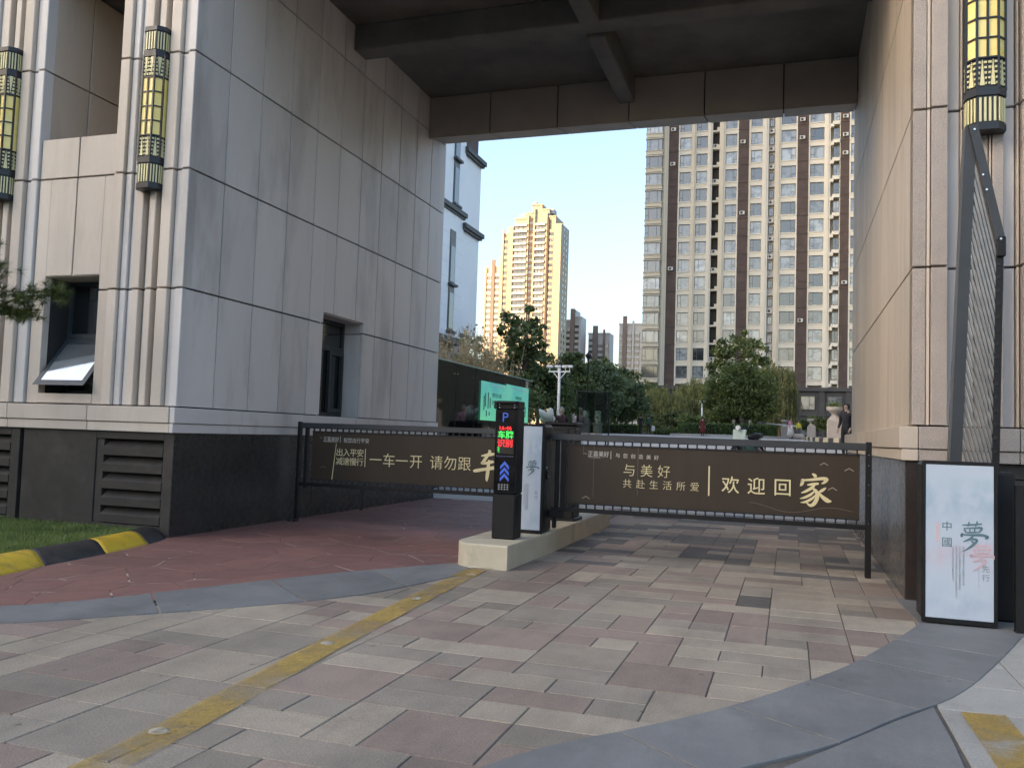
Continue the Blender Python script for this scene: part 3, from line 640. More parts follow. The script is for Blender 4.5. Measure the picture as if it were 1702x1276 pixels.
# ================================================================== WALL LANTERNS
def lantern(cx, z0, label, yb=9.42):
    t = thing('wall_lantern', label, 'wall lantern', (cx, yb, z0), 'amber lanterns on the gatehouse pilasters')
    pl = [(-.175, 0), (-.175, -.11), (-.095, -.20), (.095, -.20), (.175, -.11), (.175, 0)]
    def prism(bb, k, za, zb):
        bb.poly([(cx+x*k, yb+y*k) for x, y in pl], z0+za, z0+zb)
    faces = []
    for i in range(5):
        p, q = Vector((cx+pl[i][0], yb+pl[i][1], 0)), Vector((cx+pl[i+1][0], yb+pl[i+1][1], 0)); d = (q-p); n = Vector((d.y, -d.x, 0)).normalized(); faces.append((p, d, n))
    def plate(bb, fi, pts, off, th):                       # polygon (u, z) raised off a face
        p, d, n = faces[fi]; m = len(pts)
        vs_ = [p+d*u+n*off+Vector((0, 0, z0+z)) for u, z in pts] + [p+d*u+n*(off+th)+Vector((0, 0, z0+z)) for u, z in pts]
        bb.add(vs_, [tuple(range(m-1, -1, -1)), tuple(range(m, 2*m))] + [(i, (i+1) % m, m+(i+1) % m, m+i) for i in range(m)])
    b = MB(); prism(b, .97, .72, 1.52); b.build('amber_glass', LAMPY, t)
    fr = MB()
    for za, zb in ((.0, .06), (2.17, 2.23)): prism(fr, 1.03, za, zb)
    prism(fr, .96, .06, .36); prism(fr, .96, 1.87, 2.17); prism(fr, 1.04, .34, .42); prism(fr, 1.04, 1.81, 1.89); prism(fr, .94, .42, .72); prism(fr, .94, 1.52, 1.82)
    for x, y in pl: fr.box(cx+x-.011, cx+x+.011, yb+y-.011, yb+y+.011, z0+.40, z0+1.84)
    for i in range(1, 4):
        for k in range(5): z = .72+.2*k; plate(fr, i, [(0, z-.008), (1, z-.008), (1, z+.008), (0, z+.008)], -.004, .012)
    p, d, n = faces[2]; fr.box(cx-.011, cx+.011, yb-.21, yb-.192, z0+.72, z0+1.52)
    fr.build('frame', LAMPD, t)
    sl = MB()
    for i in range(0, 5):
        ns = 4 if i == 2 else 3
        for za, zb in ((.08, .32), (1.91, 2.15)):
            for k in range(ns):
                u = (k+.5)/ns*.9+.05; w = .055 if i == 2 else .07; plate(sl, i, [(u-w, za), (u+w, za), (u+w, zb), (u-w, zb)], -.010, .012)
        cols = ((.02, .48), (.52, .98)) if i == 2 else ((.05, .95),)
        for a, c in cols:
            m = (a+c)/2; hw = (c-a)*.24
            plate(sl, i, [(m-hw, .44), (m+hw, .44), (m+.01, .70), (m-.01, .70)], -.012, .016)
            plate(sl, i, [(m-.01, 1.54), (m+.01, 1.54), (m+hw, 1.80), (m-hw, 1.80)], -.012, .016)
            for s_ in (-1, 1):
                for k in range(5):
                    zz = .45+k*.053; e0 = m+s_*(c-a)*.46; e1 = m+s_*((c-a)*.30-(c-a)*.20*k/5); plate(sl, i, [(min(e0, e1), zz), (max(e0, e1), zz), (max(e0, e1), zz+.022), (min(e0, e1), zz+.022)], -.012, .014)
                    zz = 1.79-k*.053; plate(sl, i, [(min(e0, e1), zz-.03), (max(e0, e1), zz-.03), (max(e0, e1), zz), (min(e0, e1), zz)], -.012, .014)
    tag(sl.build('pale_inlay', LAMPL, t), kind='stuff')
    b = MB(); b.box(cx-.10, cx+.10, yb, yb+.10, z0+.2, z0+2.0); b.build('mounting_plate', LAMPD, t)
    return t
lantern(-8.34, 4.66, 'amber glass lantern on the left gatehouse pilaster beside the passage')
lantern(-10.97, 4.66, 'amber glass lantern cut by the left edge of the picture')
lantern(1.805, 4.64, 'amber glass lantern high on the right gatehouse pilaster')

# ================================================================== ISLAND, KIOSK, LIGHT BOXES, BARRIERS
isl = MB(); ip = [(-2.95, 9.07), (-2.91, 10.5), (-2.90, 12.5), (-2.92, 14.6), (-3.05, 14.9), (-3.45, 14.9), (-3.60, 14.6), (-3.62, 12.5), (-3.62, 9.50)]
for k in range(7): a = rad(180+k*15); ip.append((-3.36+.26*math.cos(a), 9.36+.28*math.sin(a)))
n_ = len(ip)
isl.poly(ip, -.03, .27, 0, .018)
ist = isl.build('traffic_island', ISLAND); tag(ist, 'cream painted concrete traffic island under the parking kiosk', 'traffic island')
# a flake of broken render at its foot
fl = MB(); fl.add([(-3.42, 9.085, .012), (-3.32, 9.065, .03), (-3.22, 9.062, .014), (-3.12, 9.065, .028), (-3.09, 9.07, .01), (-3.40, 9.04, .006)], [(0, 1, 5), (1, 2, 5), (2, 3, 5), (3, 4, 5)]); fl.build('broken_render', ISLAND, ist)

BLUE_E = emit_mat('blue_led', (.03, .11, .60), .16); RED_E = emit_mat('red_led', (1, .035, .045), .32); GRN_E = emit_mat('green_led', (.03, 1, .18), .24)
kx0, kx1, ky0, ky1 = -3.335, -3.055, 9.62, 9.90
ki = thing('parking_kiosk', 'black number plate recognition kiosk with red and green display on the island', 'parking kiosk', ((kx0+kx1)/2, 9.76, .27))
KBLK = M('kiosk_black_gloss', (.005, .005, .006), .2, (.006, .006, .007), 3, spec=.25); KGRY = M('kiosk_charcoal', (.010, .010, .011), .45, spec=.3)
b = MB(); b.cbox(kx0, kx1, ky0, ky1, .272, .80, .012); b.build('lower_body', KGRY, ki)
b = MB(); b.cbox(kx0, kx1, ky0+.004, ky1, .806, 1.80, .012); b.build('upper_body', KGRY, ki)
b = MB(); b.cbox(kx0+.012, kx1-.012, ky0-.006, ky0+.003, .83, 1.795, .003); b.build('front_glass', KBLK, ki)
b = MB(); b.cbox(kx0, kx1, ky0+.03, ky1, 1.802, 1.90, .01); b.cbox(kx0-.012, kx1-.02, ky0-.03, ky0+.028, 1.868, 1.895, .006); b.cbox(kx0-.016, kx0+.03, ky0-.025, ky0+.1, 1.80, 1.866, .012); b.build('camera_hood', KGRY, ki)
b = MB()
for z in (1.815, 1.838, 1.861): b.box(kx0+.05, kx1-.05, ky0+.012, ky0+.03, z-.005, z+.005)
b.build('camera_bar', BLACKM, ki)
b = MB()
for z in (1.817, 1.85):
    for x in (kx0+.04, kx1-.05): b.box(x, x+.014, ky0+.004, ky0+.012, z, z+.006)
b.build('sensor_light', M('small_white_lens', (.75, .75, .75), .3), ki)
fy = ky0-.0075
text('P', .155, BLUE_E, ki, (-3.248, fy, 1.652), 1.05)
text('16:46', .062, RED_E, ki, (-3.285, fy, 1.555), 1.2, weight=.001)
text('车牌', .098, GRN_E, ki, (-3.293, fy, 1.462), weight=.0015); text('识别', .098, RED_E, ki, (-3.295, fy, 1.362), weight=.0015)
b = MB()
for z in (1.305, 1.325, 1.343): b.box(-3.292, -3.272, fy-.001, fy, z, z+.006)
b.box(-3.274, -3.268, fy-.001, fy, 1.285, 1.35); b.build('display_remnant', GRN_E, ki)
b = MB(); b.box(-3.30, -3.09, fy-.001, fy, 1.272, 1.545); b.build('led_screen', M('led_screen', (.012, .008, .007), .35), ki)
for o_ in [c for c in ki.children if c.name.startswith(('lettering', 'display_remnant'))]: o_.location.y -= .003
for k in range(9): b = MB(); b.box(-3.305+k*.024, -3.288+k*.024, fy-.0015, fy, 1.235, 1.252); b.build('small_print', M('dim_blue_print', (.045, .05, .09), .4) if k == 0 else bpy.data.materials['dim_blue_print'], ki)
for z in (1.085, 1.015, .945):
    b = MB(); b.add([(-3.25, fy, z), (-3.195, fy, z+.06), (-3.14, fy, z), (-3.14, fy, z+.042), (-3.195, fy, z+.102), (-3.25, fy, z+.042)], [(0, 1, 4, 5), (1, 2, 3, 4)]); b.build('arrow_light', BLUE_E, ki)
STEELB = M('keypad_button', (.42, .43, .43), .4)
b = MB(); b.cbox(-3.275, -3.13, fy-.004, fy, .80+.04, .925, .002); b.build('keypad', KGRY, ki)
for i in range(4):
    for j in range(3): b = MB(); b.lathe([(.008, 0), (.008, .005), (.006, .006)], 0, 0, 8); o_ = put('key', b.mesh('key', STEELB), ki, (-3.255+i*.035, fy-.004, .858+j*.025)); o_.rotation_euler[0] = rad(90)

def poster_mat(name, pink=True):
    m, nt, p, o = nodes_of(name); co = nt.nodes.new('ShaderNodeTexCoord').outputs['Generated']; sx = nt.nodes.new('ShaderNodeSeparateXYZ'); L(nt, co, sx.inputs[0])
    n = nt.nodes.new('ShaderNodeTexNoise'); n.inputs['Scale'].default_value = 2.4; n.inputs['Detail'].default_value = 6; n.inputs['Roughness'].default_value = .6
    mp = nt.nodes.new('ShaderNodeMapping'); mp.inputs['Scale'].default_value = (1.2, 1, 2.4); L(nt, co, mp.inputs[0]); L(nt, mp.outputs[0], n.inputs['Vector'])
    def bandz(c, w):
        a = nt.nodes.new('ShaderNodeMath'); a.operation = 'SUBTRACT'; L(nt, sx.outputs['Z'], a.inputs[0]); a.inputs[1].default_value = c
        b2 = nt.nodes.new('ShaderNodeMath'); b2.operation = 'ABSOLUTE'; L(nt, a.outputs[0], b2.inputs[0]); r = nt.nodes.new('ShaderNodeMapRange'); r.inputs['From Max'].default_value = w; r.inputs['To Min'].default_value = 1; r.inputs['To Max'].default_value = 0
        L(nt, b2.outputs[0], r.inputs['Value']); q = nt.nodes.new('ShaderNodeMath'); q.operation = 'MULTIPLY'; L(nt, r.outputs[0], q.inputs[0]); L(nt, ramp(nt, n.outputs['Fac'], .42, .68), q.inputs[1]); return q.outputs[0]
    c = mix(nt, bandz(.80, .14), (.50, .57, .64), (.20, .38, .45)); c = mix(nt, bandz(.72, .12), c, (.30, .42, .53)); c = mix(nt, bandz(.10, .16), c, (.36, .45, .54))
    if pink: c = mix(nt, bandz(.40, .12), c, (.60, .44, .50))
    L(nt, mix(nt, ramp(nt, noise(nt, 3, 4), .3, .7), c, mix(nt, .5, c, (.42, .50, .59))), p.inputs['Base Color']); p.inputs['Roughness'].default_value = .22
    return m
def light_box(name, x0, x1, y0, dep, z0, z1, label, rz=0, pink=True):
    t = thing(name, label, 'light box', ((x0+x1)/2, y0, z0), 'ink painting light boxes at the barriers')
    w = x1-x0; fr = .03
    b = MB(); b.cbox(x0, x1, y0+.012, y0+dep, z0, z1, .035); b.build('cabinet', M('cabinet_charcoal', (.014, .013, .012), .45, spec=.3) if 'cabinet_charcoal' not in bpy.data.materials else bpy.data.materials['cabinet_charcoal'], t)
    b = MB(); b.cbox(x0, x0+fr, y0, y0+.03, z0, z1, .006); b.cbox(x1-fr, x1, y0, y0+.03, z0, z1, .006); b.cbox(x0+fr-.002, x1-fr+.002, y0+.001, y0+.03, z0, z0+fr*1.5, .006); b.cbox(x0+fr-.002, x1-fr+.002, y0+.001, y0+.03, z1-fr, z1, .006); b.build('bezel', BLACKM, t)
    pan = MB(); pan.cbox(x0+fr, x1-fr, y0+.006, y0+.012, z0+fr*1.5, z1-fr, .002); pan.build('picture_panel', poster_mat(name+'_art_'+str(int(x0*10)), pink), t)
    yt = y0+.0045; h = z1-z0; X = lambda u: x0+w*u; Z = lambda v: z0+h*v
    def column(body, size, mat, u, v, step):
        for k, ch in enumerate(body): text(ch, size, mat, t, (X(u), yt, Z(v)-k*step))
    return t, X, Z, yt, column, w, h
# box on the right: slightly turned, as it stands
t, X, Z, yt, column, w, h = light_box('light_box', 1.10, 1.685, 8.21, .36, .012, 1.395, 'tall light box with pale ink painting standing against the right gatehouse')
column('中國', .088, INK, .26, .575, .135)
brush('brush_writing', MENG, .215, INK, t, (X(.50), yt, Z(.478)))
brush('brush_writing', MENG, .20, INKP, t, (X(.63), yt+.0005, Z(.36)))
column('先行', .062, INKG, .79, .335, .075)
for k, (u, v, n) in enumerate(((.40, .49, 16), (.445, .49, 24), (.49, .49, 20), (.54, .49, 18))):
    column(('人民对美好生活的向往就是我们奋斗目标国家富强民族振兴幸福')[k*2:k*2+n], .017, INKF, u, v-.02, .0185)
column('ForeverDream', .015, INKF, .745, .345, .0135)
b = MB(); b.box(X(.19), X(.235), yt-.0002, yt+.001, Z(.50), Z(.62)); b.build('pink_block', M('pale_pink_print', (.66, .50, .53), .4), t)
# box on the island
t2, X, Z, yt, column, w, h = light_box('light_box', -3.262, -2.932, 10.37, .44, .272, 1.645, 'narrow light box with ink painting on the island behind the kiosk', pink=False)
brush('brush_writing', MENG, .17, INK, t2, (X(.30), yt, Z(.545))); column('先行', .05, INKG, .66, .36, .06)
for k in range(3): column('人民对美好生活的向往就是我们奋斗目标国家富强'[k*2:k*2+16+k*2], .016, INKF, .24+.07*k, .44, .018)
b = MB(); b.cbox(-2.93, -2.915, 10.50, 10.60, .95, 1.06, .003); b.build('hinge_plate', BLACKM, t2)
b = MB()
for z in (.975, 1.12): b.lathe([(.008, 0), (.006, .006)], 0, 0, 8)
for z, y in ((1.10, 10.46), (.985, 10.55)):
    o_ = put('bolt', MB().lathe([(.009, 0), (.006, .007)], 0, 0, 8).mesh('bolt', CHROME), t2, (-2.914, y, z)); o_.rotation_euler[1] = rad(90)

def barrier(y, x0, x1, ztop, zbot, label, post_x, clips_n, bx0, bx1):
    t = thing('barrier_gate', label, 'barrier gate', ((x0+x1)/2, y, 0), 'advertising barriers across the drive')
    b = MB(); b.cbox(x0, x1, y-.03, y+.03, ztop-.085, ztop, .006); b.build('top_rail', DGREYM, t)
    b = MB(); b.cbox(x0+.02, x1-.05, y-.025, y+.025, zbot-.055, zbot, .006); b.build('bottom_rail', BLACKM, t)
    zt, zb = ztop-.135, zbot+.055
    pn = MB(); nx = 28; vs_ = []
    for s_ in (0, 1):
        for j in range(5):
            for i in range(nx+1):
                u, v = i/nx, j/4; vs_.append((bx0+(bx1-bx0)*u, y+.004+s_*.003+.004*math.sin(u*19+v*2)*math.sin(v*3.14), zb+(zt-zb)*v))
    q = nx+1; fs = [(j*q+i, j*q+i+1, (j+1)*q+i+1, (j+1)*q+i) for j in range(4) for i in range(nx)]; off = 5*q
    fs += [(off+j*q+i, off+(j+1)*q+i, off+(j+1)*q+i+1, off+j*q+i+1) for j in range(4) for i in range(nx)]
    pn.add(vs_, fs); pn.build('banner', BANNER, t, True)
    for k in range(clips_n):
        x = bx0+.03+(bx1-bx0-.06)*k/(clips_n-1)
        for za, zc, nm in ((zt-.012, ztop-.085, 't'), (zbot, zb+.012, 'b')):
            key = ('clip', nm, round(zc-za, 3))
            if key not in CACHE:
                hh = zc-za; cb = MB()
                P = [(-.022, 0), (.022, 0), (.016, .018), (.007, hh*.5), (.010, hh), (-.010, hh), (-.007, hh*.5), (-.016, .018)]
                if nm == 'b': P = [(x_, hh-z_) for x_, z_ in P]
                n8 = len(P); cb.add([(x_, -.008, z_) for x_, z_ in P]+[(x_, .014, z_) for x_, z_ in P], [tuple(range(n8)), tuple(range(2*n8-1, n8-1, -1))]+[(i, n8+i, n8+(i+1) % n8, (i+1) % n8) for i in range(n8)])
                CACHE[key] = cb.mesh('rubber_clip', RUBBER)
            put('rubber_clip', CACHE[key], t, (x, y, za))
    b = MB()
    for z in (zt, zb): b.box(bx0, bx1, y-.006, y+.012, z-.008, z+.008)
    b.build('banner_hem', RUBBER, t)
    return t, zt, zb
# ---- right barrier
yR = 10.68
tR, zt, zb = barrier(yR, -2.92, .895, 1.535, .60, 'brown advertising barrier with gold welcome lettering across the right lane', .87, 31, -2.70, .775)
b = MB(); b.cbox(.835, .90, yR-.034, yR+.034, .0, 1.55, .008); b.build('end_post', BLACKM, tR)
b = MB(); b.cbox(.845, .89, yR-.03, yR+.03, -.0, .012, .004)
for z in (1.40, 1.28, 1.06, .94, .62): o_ = put('bolt', MB().lathe([(.009, 0), (.006, .006)], 0, 0, 8).mesh('bolt', CHROME), tR, (.868, yR-.034, z)); o_.rotation_euler[0] = rad(90)
b = MB(); b.cbox(-2.86, -2.80, yR-.02, yR+.03, .50, 1.45, .006); b.cbox(-2.775, -2.715, yR-.022, yR+.02, .545, 1.45, .006); b.build('hinge_post', BLACKM, tR)
b = MB(); b.box(-2.797, -2.790, yR-.022, yR-.015, .56, 1.45); b.build('hinge_rod', SILVER, tR)
b = MB(); b.cbox(-2.93, -2.72, yR-.045, yR+.03, .46, .56, .01); b.cbox(-2.88, -2.83, yR-.03, yR+.02, .33, .46, .008); b.build('hinge_bracket', BLACKM, tR)
ly = yR+.001-.003
text('正嘉美好', .080, PALEPR, tR, (-2.44, ly, 1.262), .86); text('︿', .05, PALEPR, tR, (-2.50, ly, 1.285)); b = MB(); b.box(-2.145, -2.138, ly-.001, ly, 1.235, 1.335); b.box(-2.43, -2.27, ly-.001, ly, 1.243, 1.247); b.build('print_line', PALEPR, tR)
for k, ch in enumerate('与您创造美好'): text(ch, .062, PALEPR, tR, (-2.085+k*.097, ly, 1.262-.002*k))
for k, ch in enumerate('与美好'): text(ch, .165, GOLD, tR, (-1.985+k*.215, ly, 1.045), weight=-.0015)
for k, ch in enumerate('共赴生活所爱'): text(ch, .118, GOLD, tR, (-1.985+k*.166, ly, .895), weight=-.001)
b = MB(); b.box(-.935, -.918, ly-.001, ly, .84, 1.20); b.build('print_line', GOLD, tR)
for k, ch in enumerate('欢迎回'): text(ch, .215, GOLD, tR, (-.78+k*.30, ly, .905), weight=.001)
brush('brush_writing', JIA, .37, GOLD, tR, (.10, ly-.001, .79))
def chevron(parent, x, y, z, s, mat):
    b = MB(); b.add([(x-s, y, z), (x, y, z+s*.6), (x+s, y, z), (x+s, y, z-s*.25), (x, y, z+s*.33), (x-s, y, z-s*.25)], [(0, 5, 4, 1), (1, 4, 3, 2)]); b.build('printed_chevron', mat, parent)
for x, z, s in ((-2.45, .73, .05), (.385, 1.27, .045), (.76-.10, 1.235-.02, .05), (.60-.12, .985, .05)): chevron(tR, x, ly, z, s, FAINTPR if s < 0 else M('warm_print', (.30, .24, .19), .5) if 'warm_print' not in bpy.data.materials else bpy.data.materials['warm_print'])
b = MB()
for x, z0_, z1_ in ((-2.50, 1.28, 1.39), (-2.36, .74, 1.235), (-2.36, 1.34, 1.39), (-1.80, .80, 1.39)): b.box(x, x+.006, ly-.0008, ly, z0_, z1_)
b.build('print_streak', M('gold_streak', (.13, .10, .07), .5), tR)
b = MB(); wv = [(-.45+i*.05, .735+.05*math.sin(i*.34+1.5)*math.exp(-i*.02)) for i in range(24)]
for (xa, za), (xb, zb_) in zip(wv, wv[1:]): b.add([(xa, ly, za), (xb, ly, zb_), (xb, ly, zb_+.006), (xa, ly, za+.006)], [(0, 1, 2, 3)])
b.build('print_wave', FAINTPR, tR)
# ---- left barrier
yL = 12.12
tL, zt, zb = barrier(yL, -7.55, -3.45, 1.585, .63, 'brown advertising barrier with gold slow-down lettering across the left lane', -7.5, 34, -7.30, -3.80)
b = MB(); b.cbox(-7.56, -7.50, yL-.034, yL+.034, .50, 1.60, .008); b.cbox(-7.42, -7.365, yL-.03, yL+.03, .55, 1.50, .006); b.build('end_post', BLACKM, tL)
b = MB(); b.cbox(-7.56, -7.50, yL-.03, yL+.03, 0.0, .50, .006); b.build('end_post_foot', BLACKM, tL)
b = MB(); b.cbox(-6.40, -6.35, yL-.025, yL+.025, .245, .575, .006); b.build('support_foot', BLACKM, tL)
b = MB()
for k in range(2): b.lathe([(.03, 0), (.035, .02), (.02, .045)], -7.62+k*.1, yL-.06, 10)
b.build('anchor_bolt', BLACKM, tL)
ly = yL-.003
text('正嘉美好', .085, PALEPR, tL, (-7.10, ly, 1.302), .84); text('⌒', .04, PALEPR, tL, (-7.16, ly, 1.34)); b = MB(); b.box(-6.795, -6.788, ly-.001, ly, 1.285, 1.385); b.box(-7.09, -6.84, ly-.001, ly, 1.290, 1.294); b.build('print_line', PALEPR, tL)
for k, ch in enumerate('祝您出行平安'): text(ch, .085, PALEPR, tL, (-6.735+k*.076, ly, 1.295), .9)
for k, ch in enumerate('出入平安'): text(ch, .130, GOLD, tL, (-6.86+k*.122, ly, 1.085))
for k, ch in enumerate('减速慢行'): text(ch, .130, GOLD, tL, (-6.86+k*.122, ly, .945))
b = MB(); b.box(-6.345, -6.333, ly-.001, ly, .92, 1.20); b.add([(-6.92, ly, .70), (-6.905, ly, .70), (-6.855, ly, 1.27), (-6.863, ly, 1.27)], [(0, 1, 2, 3)]); b.build('print_line', GOLD, tL)
for k, (ch, x) in enumerate((('一', -6.27), ('车', -6.04), ('一', -5.82), ('开', -5.58), ('请', -5.24), ('勿', -5.01), ('跟', -4.78))): text(ch, .225, GOLD, tL, (x, ly, .955), weight=-.001)
brush('brush_writing', CHE, .46, GOLD, tL, (-4.53, ly-.001, .80))
chevron(tL, -7.08, ly, .88, .05, FAINTPR)
# ---- cabinet that drives the left barrier
cb = thing('barrier_cabinet', 'black barrier drive cabinet on the island behind the light box', 'cabinet', (-3.2, 12.45, .27))
b = MB(); b.cbox(-3.43, -2.99, 12.22, 12.62, .272, 1.66, .015); b.build('housing', BLACKM, cb)
b = MB(); b.cbox(-3.45, -2.97, 12.20, 12.64, 1.663, 1.71, .012); b.build('lid', KGRY, cb)
b = MB(); b.cbox(-3.49, -2.95, 12.18, 12.66, .271, .32, .01); b.build('base_plate', BLACKM, cb)
b = MB(); b.cbox(-3.05, -2.93, 12.03, 12.19, .50, 1.62, .01); b.cbox(-3.44, -3.06, 12.09, 12.19, 1.50, 1.60, .01); b.build('arm_mount', BLACKM, cb)

# ================================================================== RAISED FENCE ARM AND FENCE ON THE RIGHT
ra = thing('raised_barrier_arm', 'raised folding barrier arm with slanting slats beside the right lantern', 'barrier arm', (1.6, 8.72, 0))
yA = 8.72
b = MB(); b.bar((1.44, yA, 1.30), (1.565, yA, 4.50), .05, .095); b.build('main_beam', DGREYM, ra)
b = MB(); b.bar((1.385, yA+.01, 1.30), (1.512, yA+.01, 4.46), .06, .02); b.build('beam_edge', M('grey_edge_metal', (.10, .10, .10), .45), ra)
b = MB(); b.bar((1.575, yA-.05, 4.50), (1.80, yA-.05, 3.42), .03, .075); b.build('link_beam', DGREYM, ra)
b = MB(); b.bar((1.765, yA, 1.25), (1.805, yA, 3.44), .05, .06); b.build('outer_beam', BLACKM, ra)
b = MB(); b.cbox(1.77, 1.845, yA-.065, yA+.04, 3.26, 3.45, .01); b.build('joint_block', BLACKM, ra)
for x, z in ((1.585, 4.45), (1.655, 4.02), (1.685, 3.88), (1.80, 3.42)): o_ = put('bolt', MB().lathe([(.014, 0), (.010, .010)], 0, 0, 8).mesh('bolt', CHROME), ra, (x, yA-.067, z)); o_.rotation_euler[0] = rad(90)
for k in range(23):
    zl = 4.24-.122*k; zr = zl-.92; xl = 1.44+.125*(zl-1.3)/3.2+.045; xr_ = 1.775+.04*(zr-1.25)/2.2-.02
    if zr < 1.36: f_ = (zl-1.36)/(zl-zr); xr_ = xl+(xr_-xl)*f_; zr = 1.36
    if zl < 1.40: continue
    b = MB(); b.bar((xl, yA, zl), (xr_, yA, zr), .035, .020); b.build('slat', SILVER, ra)
    if zr > 1.37: b = MB(); b.cbox(xr_-.014, xr_+.022, yA-.03, yA+.02, zr-.02, zr+.022, .006); b.build('slat_clip', RUBBER, ra)
b = MB(); b.cbox(1.36, 1.90, yA-.14, yA+.16, .005, 1.31, .02); b.build('drive_housing', BLACKM, ra)
fe = thing('metal_fence', 'black metal fence at the right edge beside the light box', 'fence', (1.9, 8.2, 0))
b = MB(); b.cbox(1.80, 1.865, 8.13, 8.20, .004, 1.22, .006); b.build('post', BLACKM, fe)
for z in (.20, .62, 1.12): b = MB(); b.cbox(1.868, 3.4, 8.145, 8.185, z, z+.045, .006); b.build('rail', BLACKM, fe)
for k in range(12): b = MB(); b.cbox(1.93+k*.11, 1.953+k*.11, 8.153, 8.177, .08, 1.24, .005); b.build('picket', BLACKM, fe)
b = MB(); b.cbox(1.795, 1.872, 8.122, 8.208, .004, .02, .004); b.build('foot_plate', BLACKM, fe)

# ================================================================== PINE AT THE LEFT EDGE
NEED = leaf_mat('pine_needles', (.055, .095, .026), (.13, .16, .05), .2, 3.0); BARK = M('bark', (.10, .075, .055), .9, (.06, .045, .035), 8, bump=.6, bscale=25)
pine = thing('pine_tree', 'pine tree whose needled branch reaches in at the left edge', 'pine tree', (-10.3, 7.4, .07))
b = MB(); b.tube([(-10.3, 7.4, .05), (-10.25, 7.42, 1.2), (-10.35, 7.4, 2.3), (-10.2, 7.35, 3.4), (-10.3, 7.4, 4.6)], [.13, .11, .09, .07, .03], 10); b.build('trunk', BARK, pine, True)
brs = [[(-10.3, 7.4, 2.35), (-9.6, 7.45, 2.60), (-9.0, 7.5, 2.72), (-8.45, 7.55, 2.90), (-7.90, 7.6, 2.93)], [(-9.2, 7.5, 2.68), (-8.85, 7.4, 2.95), (-8.62, 7.4, 3.22)], [(-9.0, 7.5, 2.72), (-8.7, 7.62, 2.72), (-8.5, 7.7, 2.72)],
       [(-10.28, 7.4, 3.2), (-9.6, 7.3, 3.3), (-9.0, 7.3, 3.34), (-8.75, 7.3, 3.42)], [(-10.3, 7.4, 3.9), (-10.9, 7.2, 4.1), (-11.4, 7.1, 4.2)], [(-10.3, 7.4, 2.9), (-10.9, 7.6, 3.0), (-11.5, 7.7, 3.1)]]
b = MB()
for bp in brs: b.tube(bp, [.035-.028*i/(len(bp)-1) for i in range(len(bp))], 6)
b.build('branch', BARK, pine, True)
ND = []
for bp in brs:
    c = catmull([tuple(p) for p in bp], 10); m0 = int(len(c)*.45)
    for i in range(m0, len(c)):
        for tw in range(5):
            base = Vector(c[i]) + Vector((random.gauss(0, .07), random.gauss(0, .07), random.gauss(0, .05)))
            ax = Vector((random.gauss(.5, .5), random.gauss(0, .6), random.gauss(.25, .45))).normalized()
            for q in range(46):
                d = (ax*random.uniform(.3, 1)+Vector((random.gauss(0, .6), random.gauss(0, .6), random.gauss(0, .6)))).normalized(); ln = random.uniform(.07, .13)
                s_ = d.cross(Vector((random.random(), random.random(), random.random()))).normalized()*.0028; p0 = base+ax*random.uniform(0, .06)
                ND.append((p0-s_, p0+s_, p0+d*ln))
put('needles', raw_mesh('needles', np.array([[tuple(v) for v in t_] for t_ in ND])-np.array(tuple(wpos(pine))), 3, NEED), pine, wpos(pine))

# ================================================================== BEHIND THE GATE: apartment towers
TBEIGE = M('tower_beige', (.64, .575, .465), .8, (.60, .54, .44), .05, stain=(.36, .31, .24), stain_scale=.12, stain_amt=.4)
TLIGHT = M('tower_pale_band', (.70, .645, .545), .8, (.66, .61, .52), .06)
TBROWN = M('tower_brown_tile', (.088, .058, .050), .75, (.066, .044, .038), .4, stain=(.15, .10, .085), stain_scale=.5, stain_amt=.5)
TDARK = M('tower_recess', (.045, .040, .036), .9); TPOD = M('podium_dark_stone', (.052, .050, .050), .7, (.075, .07, .068), .5)
TGREY = M('tower_grey', (.50, .48, .46), .8, (.45, .43, .41), .1); TBROWNF = M('hazed_brown_tile', (.22, .17, .15), .8, (.18, .14, .125), .3); TGOLD = M('tower_warm', (.44, .36, .26), .8, (.40, .33, .24), .05)  # distance haze is put into the far brown tile as a paler colour
WHITET = M('white_tile', (.70, .71, .73), .45, (.66, .67, .69), .4)
TFRAME = M('tower_window_frame', (.10, .095, .09), .5)
def pane_mat(name, dark, curt, ior=2.2):
    m, nt, p, o = nodes_of(name); oi = nt.nodes.new('ShaderNodeObjectInfo')
    c = mix(nt, ramp(nt, oi.outputs['Random'], .25, 1.0), dark, curt)
    c = mix(nt, ramp(nt, noise(nt, .9, 3, .6), .45, .6), c, mix(nt, .6, c, dark))
    L(nt, c, p.inputs['Base Color']); p.inputs['Roughness'].default_value = .06; p.inputs['IOR'].default_value = ior; return m
PANE = pane_mat('tower_pane', (.020, .028, .032), (.42, .46, .47), 2.1); PANEF = pane_mat('far_pane', (.05, .055, .06), (.30, .29, .27), 1.9)
AC = M('air_conditioner_white', (.62, .61, .58), .6); ACD = M('air_conditioner_fan', (.05, .05, .05), .7)
def shared(key, fn):
    if key not in CACHE: CACHE[key] = fn()
    return CACHE[key]
